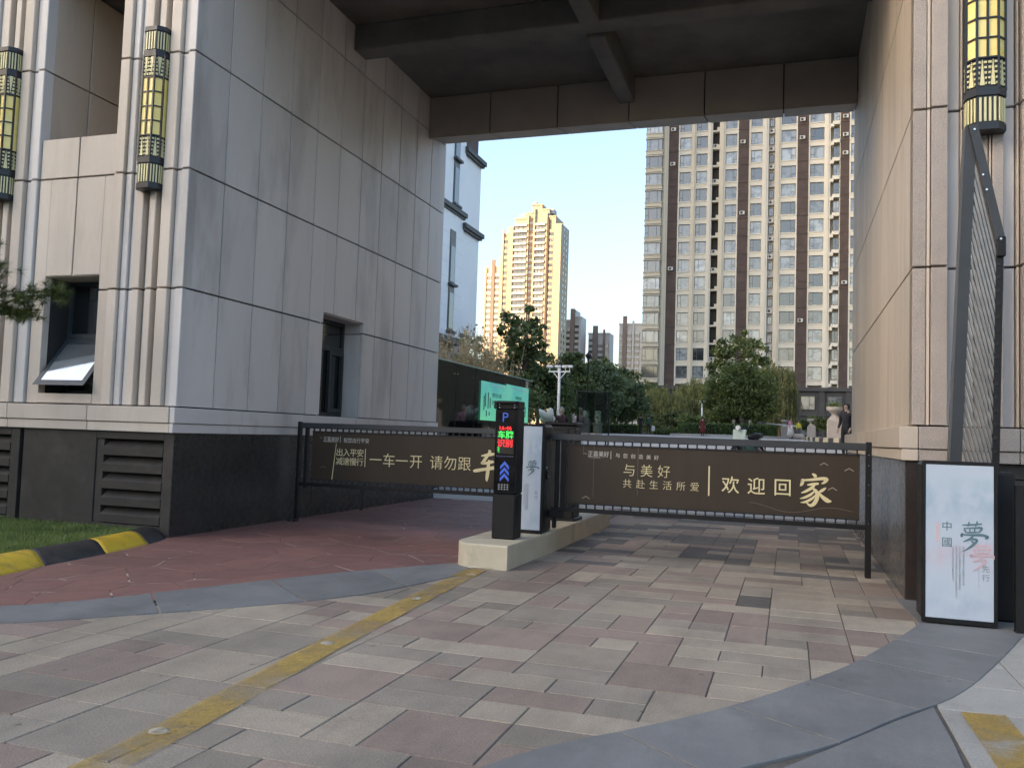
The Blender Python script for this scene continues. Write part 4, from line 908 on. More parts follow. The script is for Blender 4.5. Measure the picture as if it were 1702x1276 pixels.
def win_at(parent, x0, x1, y, z0, z1, fr=.07, mull=(.3,), pane=None, depth=.12):
    w, h = round(x1-x0, 2), round(z1-z0, 2)
    def mk():
        b = MB(); b.box(0, fr, 0, depth, 0, h); b.box(w-fr, w, 0, depth, 0, h); b.box(fr, w-fr, 0, depth, 0, fr); b.box(fr, w-fr, 0, depth, h-fr, h)
        for u in mull: b.box(w*u-fr*.4, w*u+fr*.4, .005, depth-.005, fr, h-fr)
        if mull: b.box(fr if mull[0] < .5 else w*mull[0], w*mull[0] if mull[0] < .5 else w-fr, .008, depth-.01, h*.34, h*.34+fr*.8)
        return b.mesh('window', TFRAME)
    o = put('window', shared(('win', w, h, fr, tuple(mull), depth), mk), parent, (x0, y, z0))
    put('pane', shared(('pane', w, h, (pane or PANE).name), lambda: MB().box(fr*.5, w-fr*.5, depth*.45, depth*.55, fr*.5, h-fr*.5).mesh('pane', pane or PANE)), o, (x0, y, z0))
    return o
def ac_at(parent, x, y, z):
    def mk():
        b = MB(); b.cbox(0, .85, -.32, 0, 0, .6, .03); b.lathe([(.23, 0), (.23, .01)], 0, 0, 14, 1)
        for i in range(len(b.v)-28, len(b.v)): v = b.v[i]; b.v[i] = (v[0]+.33, -.321-v[2], v[1]+.3)
        return b.mesh('air_conditioner', [AC, ACD])
    put('air_conditioner', shared('ac', mk), parent, (x, y, z))

rt = thing('apartment_tower', 'tall beige apartment tower with brown vertical stripes seen beside the right gatehouse', 'apartment tower', (-5, 155, 1.9))
Y0 = 150.0; FH = 3.115; Z0 = 12.25; NF = 17; ZT = Z0+NF*FH+8
b = MB(); b.box(-22.2, 18, Y0+1.2, Y0+16, 1.5, ZT); b.box(-24.4, -22.2, Y0+1.0, Y0+12, 1.5, ZT); b.build('wall', TBEIGE, rt)
cols = [('w', -19.10, -17.12, .3), ('w', -16.22, -14.33, .35), ('r', -13.49, -12.29, 0), ('w', -11.21, -9.31, .68), ('w', -6.96, -5.10, .3), ('s', -4.05, -3.02, 0), ('w', -1.98, .41, .68), ('w', 2.67, 4.90, .32), ('k', 5.90, 7.34, 0), ('w', 9.10, 11.0, .3), ('w', 12.2, 14.2, .3)]
browns = [(-21.07, -19.33), (-9.08, -7.31), (.64, 2.44), (7.46, 8.87)]
solid = []; edges_ = sorted([(c[1], c[2]) for c in cols]+browns); cur = -22.06
for a, c in edges_:
    if a-cur > .05: solid.append((cur, a))
    cur = c
solid.append((cur, 18))
for k, (a, c) in enumerate(solid):
    wd = c-a; b = MB(); b.box(a, c, Y0, Y0+1.19, 10.9, ZT)
    if wd > .6: b.box(a+wd*.3, c-wd*.3, Y0-.18, Y0-.002, 10.9, ZT)
    b.build('pier', TLIGHT if k % 2 else TBEIGE, rt)
for a, c in browns:
    b = MB(); b.box(a, c, Y0+.02, Y0+1.18, 10.9, ZT)
    for f in range(NF+2): b.box(a+.02, c-.02, Y0-.06, Y0+.018, Z0+f*FH-.35, Z0+f*FH-.18); b.box(a+.25, c-.25, Y0-.03, Y0+.018, Z0+f*FH+.9, Z0+f*FH+1.0)
    b.build('brown_stripe', TBROWN, rt)
    for f in range(NF):
        if random.random() < .22: ac_at(rt, a+.35, Y0-.03, Z0+f*FH+.25)
for ty, a, c, mu in cols:
    if ty == 'w':
        for f in range(NF+1):
            z = Z0+f*FH
            put('spandrel', shared(('span', a), lambda: MB().box(-.01, c-a+.01, .12, 1.1, -.95, 0).box(-.005, c-a+.005, .02, .125, -.16, -.002).mesh('spandrel', TLIGHT)), rt, (a, Y0, z))
            if f < NF: win_at(rt, a, c, Y0+.35, z, z+FH-.955, .07, (mu,), PANE)
    elif ty == 'r':
        for f in range(NF+1): put('balcony_slab', shared(('bal', a), lambda: MB().box(0, c-a, .1, 1.18, -.35, -.05).box(c-a-.45, c-a, .05, .5, -.052, .45).mesh('balcony_slab', TBEIGE)), rt, (a, Y0, Z0+f*FH))
        b = MB(); b.box(a, c, Y0+1.10, Y0+1.18, 10.9, ZT); b.build('recess', TDARK, rt)
        for f in range(NF):
            if random.random() < .5: ac_at(rt, a+.12, Y0+.5, Z0+f*FH+.0)
    elif ty == 's':
        b = MB(); b.box(a, c, Y0+.9, Y0+1.18, 10.9, ZT); b.build('recess', TGREY, rt)
        for f in range(NF+1):
            z = Z0+f*FH; put('balcony_slab', shared(('bal', a), lambda: MB().box(0, c-a, .25, .89, -1.3, -1.15).mesh('balcony_slab', TGREY)), rt, (a, Y0, z))
            if f < NF: win_at(rt, a+.15, c-.15, Y0+.75, z, z+1.35, .06, (.5,), PANE)
            if random.random() < .7: ac_at(rt, a+.08, Y0+.70, z-1.14)
    else:
        b = MB(); b.box(a, c, Y0+1.1, Y0+1.18, 10.9, ZT); b.build('recess', TBEIGE, rt)
        for f in range(NF+1):
            z = Z0+f*FH; put('balcony_slab', shared(('bal', a), lambda: MB().box(.3, c-a, -.2, 1.0, -.7, -.1).box(0, .5, -.5, .6, -1.2, -.6).mesh('balcony_slab', TLIGHT)), rt, (a, Y0, z))
            if f < NF: win_at(rt, a+.45, c, Y0+.2, z, z+1.9, .07, (.5,), PANE)
for f in range(NF):                                            # corner bays
    z = Z0+f*FH
    bay = MB(); bay.box(-25.0, -22.08, Y0-.62, Y0+1.0, z-.75, z-.12); bay.box(-25.1, -21.98, Y0-.74, Y0+1.0, z-.12, z-.001); bay.box(-25.1, -21.98, Y0-.74, Y0+1.0, z+2.05, z+2.2); bay.box(-24.8, -22.1, Y0-.2, Y0+1.0, z-.9, z+FH-.76)
    put('bay', shared('bayA', lambda: bay.mesh('bay', TBEIGE, (-25, Y0, z))), rt, (-25, Y0, z))
    win_at(rt, -24.95, -22.12, Y0-.58, z, z+2.045, .07, (.22, .74), PANE)
    put('pane', shared('bayside', lambda: MB().box(0, .06, 0, 1.4, 0, 2.04).mesh('pane', PANE)), rt, (-24.94, Y0-.45, z))
b = MB(); b.box(-25.4, -22, Y0-.9, Y0+1.5, 10.3, 11.0); b.box(-22, 18, Y0-.9, Y0+1.5, 10.3, 10.9); b.build('podium_cornice', TPOD, rt)
b = MB(); b.box(-25, 18, Y0-.4, Y0+1.19, 1.2, 10.3)
for x in (-21, -14, -8, -3.2, .2, 4.5, 8.6, 13): b.box(x, x+.9, Y0-.7, Y0-.41, 1.2, 10.3)
b.box(-25, 18, Y0-.62, Y0-.405, 6.2, 6.6); b.build('podium', TPOD, rt)
for x in (-18, -11.5, -6, 1.6, 5.8, 10.5):
    for z in (3.0, 7.2): win_at(rt, x, x+2.3, Y0-.6, z, z+2.3, .09, (.6,), PANE, .19)

def block(name, label, X0_, X1_, Y_, dep, tops, colspec, zlo, fh, wallm, group=None, side_cols=True, base=1.9):
    t = thing(name, label, 'apartment tower', ((X0_+X1_)/2, Y_+dep/2, base), group)
    for k, (a, c, zt_) in enumerate(tops):
        b = MB(); b.box(a, c, Y_+1.0+k*.004, Y_+dep-k*.01, base-.4, zt_); b.box(a-.25, c+.25, Y_+.7, Y_+1.6, zt_-.7, zt_+.002); b.build('wall', wallm, t)
    for ty, a, c, zt_, mt in colspec:
        if ty == 'p': b = MB(); b.box(a, c, Y_+.2, Y_+.998, base, zt_); b.build('pier', mt, t); continue
        n = int((zt_-zlo-1)/fh)
        for f in range(n+1):
            z = zlo+f*fh
            nm = 'balcony_band' if ty == 'b' else 'spandrel'
            put(nm, shared((nm, Y_, a), lambda: (MB().box(0, c-a, -.4, .99, -.95, .05) if ty == 'b' else MB().box(0, c-a, .45, .99, -1.5, 0)).mesh(nm, mt)), t, (a, Y_, z))
            if f < n: win_at(t, a, c, Y_+(.6 if ty == 'b' else .6), z+(.05 if ty == 'b' else 0), z+fh-(.95 if ty == 'b' else 1.5), .12, (.33, .66) if ty == 'b' else (.5,), PANEF, .3)
    return t
cspec = [('p', -131.3, -130.5, 99, TGOLD), ('w', -130.3, -128.6, 97, TGOLD), ('p', -128.4, -125.9, 100, TGOLD), ('b', -125.6, -119.2, 102, TLIGHT), ('p', -119.0, -118.3, 105, TGOLD), ('w', -118.2, -116.2, 106, TBROWN), ('p', -116.1, -115.3, 108, TGOLD), ('b', -115.1, -110.3, 103, TLIGHT),
         ('p', -110.1, -109.3, 105.8, TGOLD), ('p', -109.2, -108.4, 103, TBROWN), ('w', -108.1, -106.2, 101, TGOLD), ('p', -106.0, -102.4, 100, TGOLD)]
ft = block('apartment_tower', 'golden sunlit apartment tower with a stepped crown in the distance', -131.3, -102.4, 380, 15, [(-131.3, -128.4, 97), (-128.4, -125.4, 100), (-125.4, -120.5, 104), (-120.5, -117, 106.5), (-117, -112.2, 110.4), (-112.2, -108.6, 108), (-108.6, -105.4, 104.5), (-105.4, -102.4, 100.6)], cspec, 33, 2.95, TGOLD)
b = MB(); b.box(-116.8, -115.2, 381.3, 386, 110.5, 111.6); b.box(-124, -119, 383, 388, 104.8, 106.4); b.box(-110.5, -107, 383, 388, 106.1, 108.2); b.build('roof_house', TGREY, ft)
for f in range(22):                                           # windows on its right flank
    z = 36+f*2.95
    for yy in (385, 389.5): b = MB(); b.box(0, .15, 0, 1.4, 0, 1.5); put('window', shared('flankwin', lambda: b.mesh('window', PANEF)), ft, (-102.45, yy, z))
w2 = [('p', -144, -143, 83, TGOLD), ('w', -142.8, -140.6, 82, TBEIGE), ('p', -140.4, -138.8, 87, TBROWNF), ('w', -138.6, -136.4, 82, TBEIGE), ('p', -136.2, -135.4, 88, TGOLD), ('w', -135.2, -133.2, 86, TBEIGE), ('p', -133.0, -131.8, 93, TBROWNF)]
block('apartment_tower', 'lower brown-striped tower half hidden left of the golden tower', -144, -131.5, 392, 14, [(-144, -136.3, 84), (-136.3, -131.5, 88.5)], w2, 33, 2.95, TBEIGE)
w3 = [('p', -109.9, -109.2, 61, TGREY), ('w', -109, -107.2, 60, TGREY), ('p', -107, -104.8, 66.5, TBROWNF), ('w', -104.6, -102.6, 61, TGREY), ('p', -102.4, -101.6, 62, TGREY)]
block('apartment_block', 'distant block with a dark stair tower right of the golden tower', -109.9, -101.4, 420, 12, [(-109.9, -106.9, 61), (-106.9, -104.6, 66), (-104.6, -101.4, 62.6)], w3, 30, 2.95, TGREY)
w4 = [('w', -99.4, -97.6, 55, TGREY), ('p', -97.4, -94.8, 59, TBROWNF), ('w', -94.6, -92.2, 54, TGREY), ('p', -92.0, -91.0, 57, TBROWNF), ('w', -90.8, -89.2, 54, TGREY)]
block('apartment_block', 'distant grey block with a dark chimney-like stripe above the trees', -99.8, -88.8, 430, 12, [(-99.8, -88.8, 55.4)], w4, 30, 2.95, TGREY)
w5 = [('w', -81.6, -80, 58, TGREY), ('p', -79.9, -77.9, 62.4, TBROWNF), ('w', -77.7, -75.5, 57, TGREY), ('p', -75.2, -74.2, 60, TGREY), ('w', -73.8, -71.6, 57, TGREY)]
block('apartment_block', 'distant grey block just left of the tall beige tower', -81.8, -68, 420, 12, [(-81.8, -68, 58.8)], w5, 28, 2.95, TGREY)

# white tiled building on the left, beyond the gatehouse
wb = thing('white_building', 'white tiled building with dark ledges and window slots beyond the left gatehouse', 'building', (-24, 47, gz(47)))
b = MB(); b.box(-34, -20.0, 36, 50.25, 7.4, 30); b.build('wall', WHITET, wb)
b = MB(); b.box(-34, -20.12, 50.26, 53.4, 7.9, 19.6); b.build('wall', WHITET, wb)
b = MB(); b.box(-33, -20.3, 50.27, 53.2, 19.7, 27); b.build('wall', TBROWN, wb)
b = MB(); b.box(-34, -20.4, 36.2, 53, gz(46)-.5, 7.38); b.build('base_wall', M('pinkish_render', (.40, .34, .30), .85), wb)
LEDGE = M('dark_ledge', (.06, .065, .07), .6)
for y0, y1, z, px_ in ((36, 50.4, 15.2, -19.78), (50.1, 53.6, 14.6, -19.78), (50.1, 53.6, 19.55, -19.78)):
    b = MB(); b.box(-21, px_, y0, y1, z, z+.28); b.box(-21, px_-.12, y0, y1-.1, z-.14, z-.002); b.build('ledge', LEDGE, wb)
b = MB(); b.box(-21, -19.8, 36, 50.3, 7.0, 7.38); b.build('ledge', LEDGE, wb)
for y0, z0_, z1_ in ((48.3, 15.6, 28.5), (48.1, 7.7, 14.0), (43, 7.7, 14), (43, 15.6, 28.5)):
    b = MB(); b.box(-20.1, -19.95, y0, y0+.85, z0_, z1_); o_ = b.build('window_slot', FRAMEM, wb)
    z = z0_
    while z+2.6 < z1_+.5: b = MB(); b.box(-19.955, -19.93, y0+.1, y0+.75, z+.2, min(z1_-.1, z+2.4)); b.build('pane', DGLASS, o_); b = MB(); b.box(-20, -19.75, y0-.12, y0+1.0, z-.08, z+.06); b.build('slot_ledge', LEDGE, o_); z += 2.9
for k in range(1, 8):
    b = MB(); b.box(-20.0, -19.994, 36, 50.24, 7.4+k*.9-.006, 7.4+k*.9+.006); b.build('tile_joint', TGREY, wb)

# blocks added outside the picture: some stop the low sun, others darken reflections
def added_block(label, x0, x1, y0, y1, h, mt):
    t = thing('added_building', label, 'building', ((x0+x1)/2, (y0+y1)/2, 0))
    b = MB(); b.box(x0, x1, y0, y1, -.5, h); b.build('wall', mt, t); b = MB(); b.box(x0-.5, x1+.5, y0-.5, y1+.5, h, h+1); b.build('roof', TGREY, t)
    for f in range(int(h/3.2)):
        b = MB(); b.box(x1, x1+.06, y0+1, y1-1, 1.2+f*3.2, 2.9+f*3.2); b.build('window_band', PANEF, t)
added_block('unseen beige slab added left of the drive to shade the tall beige tower', -100, -56, 86, 116.4, 122, TBEIGE)
added_block('unseen beige slab added far left to shade the trees and drive', -95, -62, 18, 84, 36, TBEIGE)
added_block('unseen pale shop row added behind the viewer to darken glossy reflections', -48, 70, -62, -44, 8, TBEIGE)
added_block('unseen dark green block added behind the right gatehouse to darken the pavilion glass', 9.2, 24, 24, 122, 13, M('dark_green_render', (.10, .115, .10), .9))
added_block('unseen grey block added across the street to keep sun off the gate', -90, -52, -78, 14, 27, TGREY)

# ================================================================== GLASS PAVILION WITH POSTER
gp = thing('glass_pavilion', 'frameless glass canopy over the garage ramp behind the left gatehouse', 'glass pavilion', (-10, 24, gz(22)))
GEDGE = M('green_glass_edge', (.42, .58, .52), .2); GL = glass_mat('pavilion_glass', (.50, .66, .61), .07)
ys_ = [18.6, 20.05, 21.5, 22.95, 24.4, 25.85, 27.25, 28.3]
for y0, y1 in zip(ys_, ys_[1:]):
    b = MB(); b.box(-8.612, -8.60, y0+.006, y1-.006, gz(y0)-.02, 3.34); b.build('glass_panel', GL, gp)
    bb = MB(); bb.add([(-8.50, y0+.006, 3.36), (-8.50, y1-.006, 3.36), (-12.2, y1-.006, 3.62), (-12.2, y0+.006, 3.62), (-8.50, y0+.006, 3.375), (-8.50, y1-.006, 3.375), (-12.2, y1-.006, 3.635), (-12.2, y0+.006, 3.635)], [(3,2,1,0),(4,5,6,7),(0,1,5,4),(1,2,6,5),(2,3,7,6),(3,0,4,7)]); bb.build('roof_pane', GL, gp)
    b = MB(); b.box(-8.70, -8.615, y0-.012, y0+.005, gz(y0), 3.33); b.build('glass_fin', GL, gp)
    b = MB(); b.box(-8.606, -8.592, y0-.012, y0+.004, gz(y0), 3.33); b.build('joint_seal', RUBBER, gp)
    b = MB(); b.box(-8.504, -8.492, y0+.01, y1-.01, 3.357, 3.378); b.build('glass_edge', GEDGE, gp)
    b = MB(); b.tube([(-8.66, y0, 3.05), (-8.60, y0+.12, 3.10)], .012, 6); b.tube([(-8.66, y0, 3.05), (-8.60, y0-.12, 3.10)], .012, 6); b.lathe([(.03, 3.03), (.03, 3.09)], -8.66, y0, 8); b.build('spider_fitting', CHROME, gp)
b = MB(); b.box(-12.2, -8.6, 28.295, 28.307, gz(28), 3.36); b.build('glass_panel', GL, gp)
b = MB(); b.box(-12.6, -12.2, 18.3, 30.4, -.5, 1.75); b.box(-12.2, -9.0, 18.3, 18.5, -.5, 3.2); b.build('ramp_wall', M('ramp_wall_dark', (.10, .095, .09), .8), gp)
b = MB(); b.box(-12.19, -11.6, 18.6, 22, 2.2, 3.1); b.box(-12.19, -11.9, 18.6, 30, 2.9, 3.1); b.build('inner_beam', CONC, gp)
REDL = emit_mat('red_led_dot', (1, .03, .04), .6)  # red lights mirrored in the glass, put in as glowing dots inside
for k, (y, z) in enumerate(((20.7, 1.83), (21.6, 1.80), (21.9, 1.84), (22.4, 1.90), (22.75, 1.93))): b = MB(); b.cbox(-9.62, -9.58, y, y+.22, z, z+.05, .01); b.build('red_light', REDL, gp)
def poster_green():
    m, nt, p, o = nodes_of('green_poster_print'); co = nt.nodes.new('ShaderNodeTexCoord').outputs['Generated']; sx = nt.nodes.new('ShaderNodeSeparateXYZ'); L(nt, co, sx.inputs[0])
    c = mix(nt, sx.outputs['Z'], (.10, .55, .32), (.02, .30, .36)); c = mix(nt, ramp(nt, noise(nt, .8, 4), .45, .7), c, (.10, .46, .36)); L(nt, c, p.inputs['Base Color']); p.inputs['Roughness'].default_value = .35; L(nt, c, p.inputs['Emission Color']); p.inputs['Emission Strength'].default_value = .16; return m
po = thing('green_poster', 'lit green public notice panel hung on the glass pavilion', 'notice panel', (-8.56, 25.8, 1.9))
b = MB(); b.box(-8.575, -8.565, 23.38, 25.72, 1.90, 3.05); b.box(-8.575, -8.5655, 25.725, 28.12, 1.92, 3.10); b.build('sheet', poster_green(), po)
PINK_ = M('poster_ink', (.02, .06, .06), .6); PWH = M('poster_white', (.65, .8, .78), .5)
text('遵守社会公德', .145, PINK_, po, (-8.560, 24.35, 2.62), 1.0, rad(90)); text('遵守文明公约', .145, PINK_, po, (-8.560, 24.35, 2.40), 1.0, rad(90)); text('共建和谐家园', .12, PINK_, po, (-8.560, 26.6, 2.66), 1.0, rad(90))
b = MB(); b.box(-8.563, -8.560, 24.2, 25.5, 2.955, 2.985); b.box(-8.563, -8.560, 26.4, 28.0, 2.98, 3.01); b.build('white_rule', PWH, po)
b = MB()
for y, z0_, z1_ in ((23.62, 2.2, 2.62), (23.74, 2.3, 2.70), (23.98, 2.25, 2.74), (24.16, 2.28, 2.58), (23.85, 2.02, 2.2), (24.1, 2.05, 2.16), (27.3, 2.1, 2.5), (27.5, 2.05, 2.35), (27.75, 2.1, 2.45), (27.1, 2.4, 2.45), (27.15, 2.2, 2.26)): b.box(-8.563, -8.560, y, y+.07, z0_, z1_)
b.build('printed_skyline', PINK_, po)

# ================================================================== VEGETATION
def quads(cent, size, up=.0, n=None):
    n = len(cent); a = rng.normal(size=(n, 3)); a[:, 2] += up; a /= np.linalg.norm(a, axis=1)[:, None]
    t_ = rng.normal(size=(n, 3)); u = np.cross(a, t_); u /= np.linalg.norm(u, axis=1)[:, None]; v = np.cross(a, u)
    s_ = size*rng.uniform(.6, 1.3, (n, 1)); return np.stack([cent-u*s_*.5, cent-v*s_*.32, cent+u*s_*.5, cent+v*s_*.32], 1)
LV_D = leaf_mat('dark_leaf', (.052, .092, .028), (.125, .165, .055)); LV_M = leaf_mat('mid_leaf', (.062, .10, .030), (.14, .17, .055)); LV_G = leaf_mat('bright_leaf', (.065, .115, .026), (.15, .185, .052))
LV_W = leaf_mat('willow_leaf', (.13, .155, .045), (.27, .27, .095)); LV_B = leaf_mat('blue_green_leaf', (.065, .11, .045), (.135, .18, .08)); LV_H = leaf_mat('hedge_leaf', (.035, .085, .015), (.085, .145, .03))
LV_DRY = leaf_mat('dry_bamboo_leaf', (.24, .19, .10), (.36, .30, .17))
def crown_pts(blobs, n, clump=.22):
    vol = np.array([b_[3]**2*b_[4] for b_ in blobs]); out = []
    for (x, y, z, r, rz), fr in zip(blobs, vol/vol.sum()):
        m = int(n*fr); nc = max(6, int(m/90)); d = rng.normal(size=(nc, 3)); d /= np.linalg.norm(d, axis=1)[:, None]; rr = rng.uniform(.45, 1.05, (nc, 1))**.6
        cc = np.array([x, y, z])+d*rr*np.array([r, r, rz]); k = rng.integers(0, nc, m); sc = clump*min(r, rz)*rng.uniform(.6, 1.3, nc)[k][:, None]
        out.append(cc[k]+rng.normal(size=(m, 3))*sc*np.array([1, 1, .7]))
    return np.concatenate(out)
def tree(name, label, cat, x, y, H, blobs, n, size, mat, tr=.14, group=None, forks=True):
    z = gz(y); t = thing(name, label, cat, (x, y, z), group)
    bl = [(x+a, y+b_, z+c, r, rz) for a, b_, c, r, rz in blobs]
    b = MB(); b.tube([(x, y, z-.1), (x+.05, y, z+H*.25), (x-.04, y+.05, z+H*.5), (x, y, z+H*.78)], [tr, tr*.8, tr*.55, tr*.2], 8); b.build('trunk', BARK, t, True)
    if forks:
        b = MB()
        for q in bl: s_ = z+H*random.uniform(.25, .5); b.tube([(x, y, s_), ((x+q[0])/2, (y+q[1])/2, (s_+q[2])/2+.15), (q[0], q[1], q[2]), (q[0]+random.uniform(-.3, .3)*q[3], q[1], q[2]+q[4]*.7)], [tr*.4, tr*.28, tr*.16, .01], 6)
        b.build('limbs', BARK, t, True)
    put('crown', raw_mesh('crown', quads(crown_pts(bl, n), size)-np.array([x, y, z]), 4, mat), t, (x, y, z)); return t
def px_blob(px, py, Y, rpx, rzpx, x, y):
    p = at(px, py, Y); k = Y/F_PX/math.cos(YAW)*1.02; return (p.x-x, random.uniform(-.3, .3)*rpx*k, p.z-gz(y), rpx*k, rzpx*k)
def tree_px(name, label, cat, Y, base_px, blobs, n, size, mat, tr=.14, group='trees behind the gate', **kw):
    x = at(base_px, 700, Y).x; bl = [px_blob(a, b_, Y, r, rz, x, Y) for a, b_, r, rz in blobs]; H = max(q[2]+q[4] for q in bl)
    return tree(name, label, cat, x, Y, H, bl, n, size, mat, tr, group, **kw)
tree_px('broadleaf_tree', 'dark broadleaf tree with open crown rising against the golden tower', 'tree', 45, 868, [(868, 560, 34, 34), (845, 545, 18, 22), (893, 540, 16, 20), (880, 522, 18, 14), (862, 610, 34, 30), (898, 575, 12, 12)], 4200, .24, LV_D, .16)
tree_px('broadleaf_tree', 'rounded dark tree directly behind the glass pavilion end', 'tree', 52, 893, [(885, 640, 34, 36), (915, 650, 28, 32), (900, 610, 26, 24), (870, 660, 26, 30), (930, 675, 22, 28)], 13000, .22, LV_D, .14)
tree_px('broadleaf_tree', 'bushy dark green tree behind the white camera pole', 'tree', 60, 940, [(940, 625, 26, 30), (960, 650, 26, 34), (935, 665, 26, 32), (955, 600, 14, 16)], 12000, .24, LV_M, .14)
tree_px('broadleaf_tree', 'blue-green tree behind the black street lamp', 'tree', 68, 995, [(985, 640, 28, 34), (1010, 650, 26, 34), (1000, 615, 18, 18), (990, 675, 30, 26)], 13000, .24, LV_B, .14)
tree_px('broadleaf_tree', 'small pointed tree left of the willows', 'tree', 78, 1040, [(1038, 660, 24, 34), (1030, 630, 12, 22), (1055, 670, 20, 28), (1020, 680, 22, 22)], 11000, .25, LV_B, .12)
tree_px('broadleaf_tree', 'tall loose-crowned tree in front of the beige tower', 'tree', 112, 1225, [(1225, 590, 34, 26), (1200, 585, 18, 20), (1255, 585, 20, 20), (1235, 563, 20, 14), (1210, 610, 30, 22), (1250, 612, 28, 22)], 3600, .46, LV_M, .2)
tree_px('broadleaf_tree', 'leafy tree behind the blue-green trees, below the gap of sky', 'tree', 105, 1005, [(985, 625, 26, 24), (1015, 630, 26, 24), (1045, 640, 22, 22), (1000, 612, 18, 16), (965, 640, 22, 24)], 9000, .36, LV_M, .18)
tree_px('broadleaf_tree', 'broad tree filling the belt left of the willows', 'tree', 110, 1062, [(1060, 665, 30, 30), (1085, 668, 26, 26), (1035, 660, 22, 28), (1070, 690, 34, 22)], 8000, .36, LV_G, .18)
for k, (x, y, hh, lab) in enumerate(((-14.3, 22.5, 3.3, 'green bush seen through the near end of the glass pavilion'), (-14.0, 26.5, 2.9, 'green bush seen through the middle of the glass pavilion'), (-13.2, 33.5, 2.6, 'tall dark bush behind the near end of the bamboo'), (-13.8, 37.5, 2.9, 'tall dark bush in the gap behind the glass pavilion'), (-14.2, 42, 2.8, 'tall dark bush under the open-crowned dark tree'))):
    tree('bush', lab, 'bush', x, y, hh, [(0, 0, hh*.55, 1.5, hh*.5), (.9, .4, hh*.42, 1.2, hh*.42), (-.9, -.3, hh*.45, 1.2, hh*.45)], 7000, .15, LV_D, .07, 'tall bushes behind the pavilion')
tree_px('broadleaf_tree', 'round bushy tree on the planted roundabout', 'tree', 72, 1225, [(1220, 650, 36, 36), (1250, 655, 34, 34), (1195, 665, 24, 32), (1235, 625, 28, 20), (1225, 685, 42, 20), (1265, 680, 24, 20)], 21000, .22, LV_G, .18)
for k, (px_, py_, Y, r, lab) in enumerate(((860, 690, 40, 20, 'low dark shrub at the end of the glass pavilion'), (1100, 702, 92, 30, 'low brownish shrub under the willow'), (1150, 700, 90, 22, 'small green shrub behind the person in red'), (1345, 705, 75, 14, 'dark shrub between the two stone urn pillars'), (1365, 702, 58, 10, 'shrub beside the nearest stone urn pillar'))):
    x = at(px_, 700, Y).x; q = px_blob(px_, py_, Y, r, r*.6, x, Y); tree('shrub', lab, 'shrub', x, Y, 1.0, [q, (q[0]+q[3]*.5, q[1], q[2]-.2, q[3]*.7, q[4])], 3500, .20, (LV_D, LV_M, LV_G, LV_M, LV_M)[k], .05, 'shrubs behind the gate', False)
def willow(label, Y, px0, px1, pytop, n_str, mat=LV_W):
    a, c = at(px0, 650, Y), at(px1, 650, Y); x = (a.x+c.x)/2; R = (c.x-a.x)/2; zt_ = at((px0+px1)/2, pytop, Y).z; z = gz(Y)
    t = thing('willow_tree', label, 'willow tree', (x, Y, z), 'willows behind the roundabout')
    b = MB(); b.tube([(x, Y, z-.1), (x+.1, Y, z+1.8), (x, Y, zt_-1.0)], [.28, .22, .08], 8); b.build('trunk', BARK, t, True)
    b = MB()
    for k in range(9): an2 = k*.7; b.tube([(x, Y, z+1.8), (x+R*.5*math.cos(an2), Y+R*.5*math.sin(an2), zt_-1.2), (x+R*.85*math.cos(an2), Y+R*.85*math.sin(an2), zt_-1.8)], [.1, .06, .02], 6)
    b.build('limbs', BARK, t, True)
    C = []; nn = n_str
    nc = 46; kk = rng.integers(0, nc, nn); th = rng.uniform(0, 2*np.pi, nc)[kk]+rng.normal(0, .10, nn); rr = np.clip(R*np.sqrt(rng.uniform(.05, 1, nc))[kk]+rng.normal(0, .16, nn), .05, R); top = zt_-(rr/R)**2*R*.55-rng.uniform(0, 1.6, nn); ln = rng.uniform(.35, .95, nn)*(top-z-.4)
    m = 46; s_ = np.linspace(0, 1, m)
    sx_ = x+rr*np.cos(th); sy_ = Y+rr*np.sin(th); dx = rng.normal(0, .22, nn); dy = rng.normal(0, .22, nn)
    P = np.stack([sx_[:, None]+dx[:, None]*s_**.6, sy_[:, None]+dy[:, None]*s_**.6, top[:, None]-ln[:, None]*s_], 2).reshape(-1, 3)+rng.normal(0, .045, (nn*m, 3))
    n_ = len(P); d = rng.normal(0, .22, (n_, 3)); d[:, 2] = -1; d /= np.linalg.norm(d, axis=1)[:, None]; u = np.cross(d, rng.normal(size=(n_, 3))); u /= np.linalg.norm(u, axis=1)[:, None]
    l_ = rng.uniform(.20, .36, (n_, 1)); w_ = .036
    put('crown', raw_mesh('crown', np.stack([P-d*l_*.5, P-u*w_, P+d*l_*.5, P+u*w_], 1)-np.array([x, Y, z]), 4, mat), t, (x, Y, z))
willow('broad weeping willow left of the roundabout tree', 96, 1058, 1150, 638, 900)
willow('weeping willow right behind the person in red', 100, 1120, 1205, 625, 800)
willow('yellow-green weeping willow right of the roundabout tree', 84, 1250, 1326, 602, 900, leaf_mat('pale_willow_leaf', (.12, .135, .045), (.28, .27, .10)))

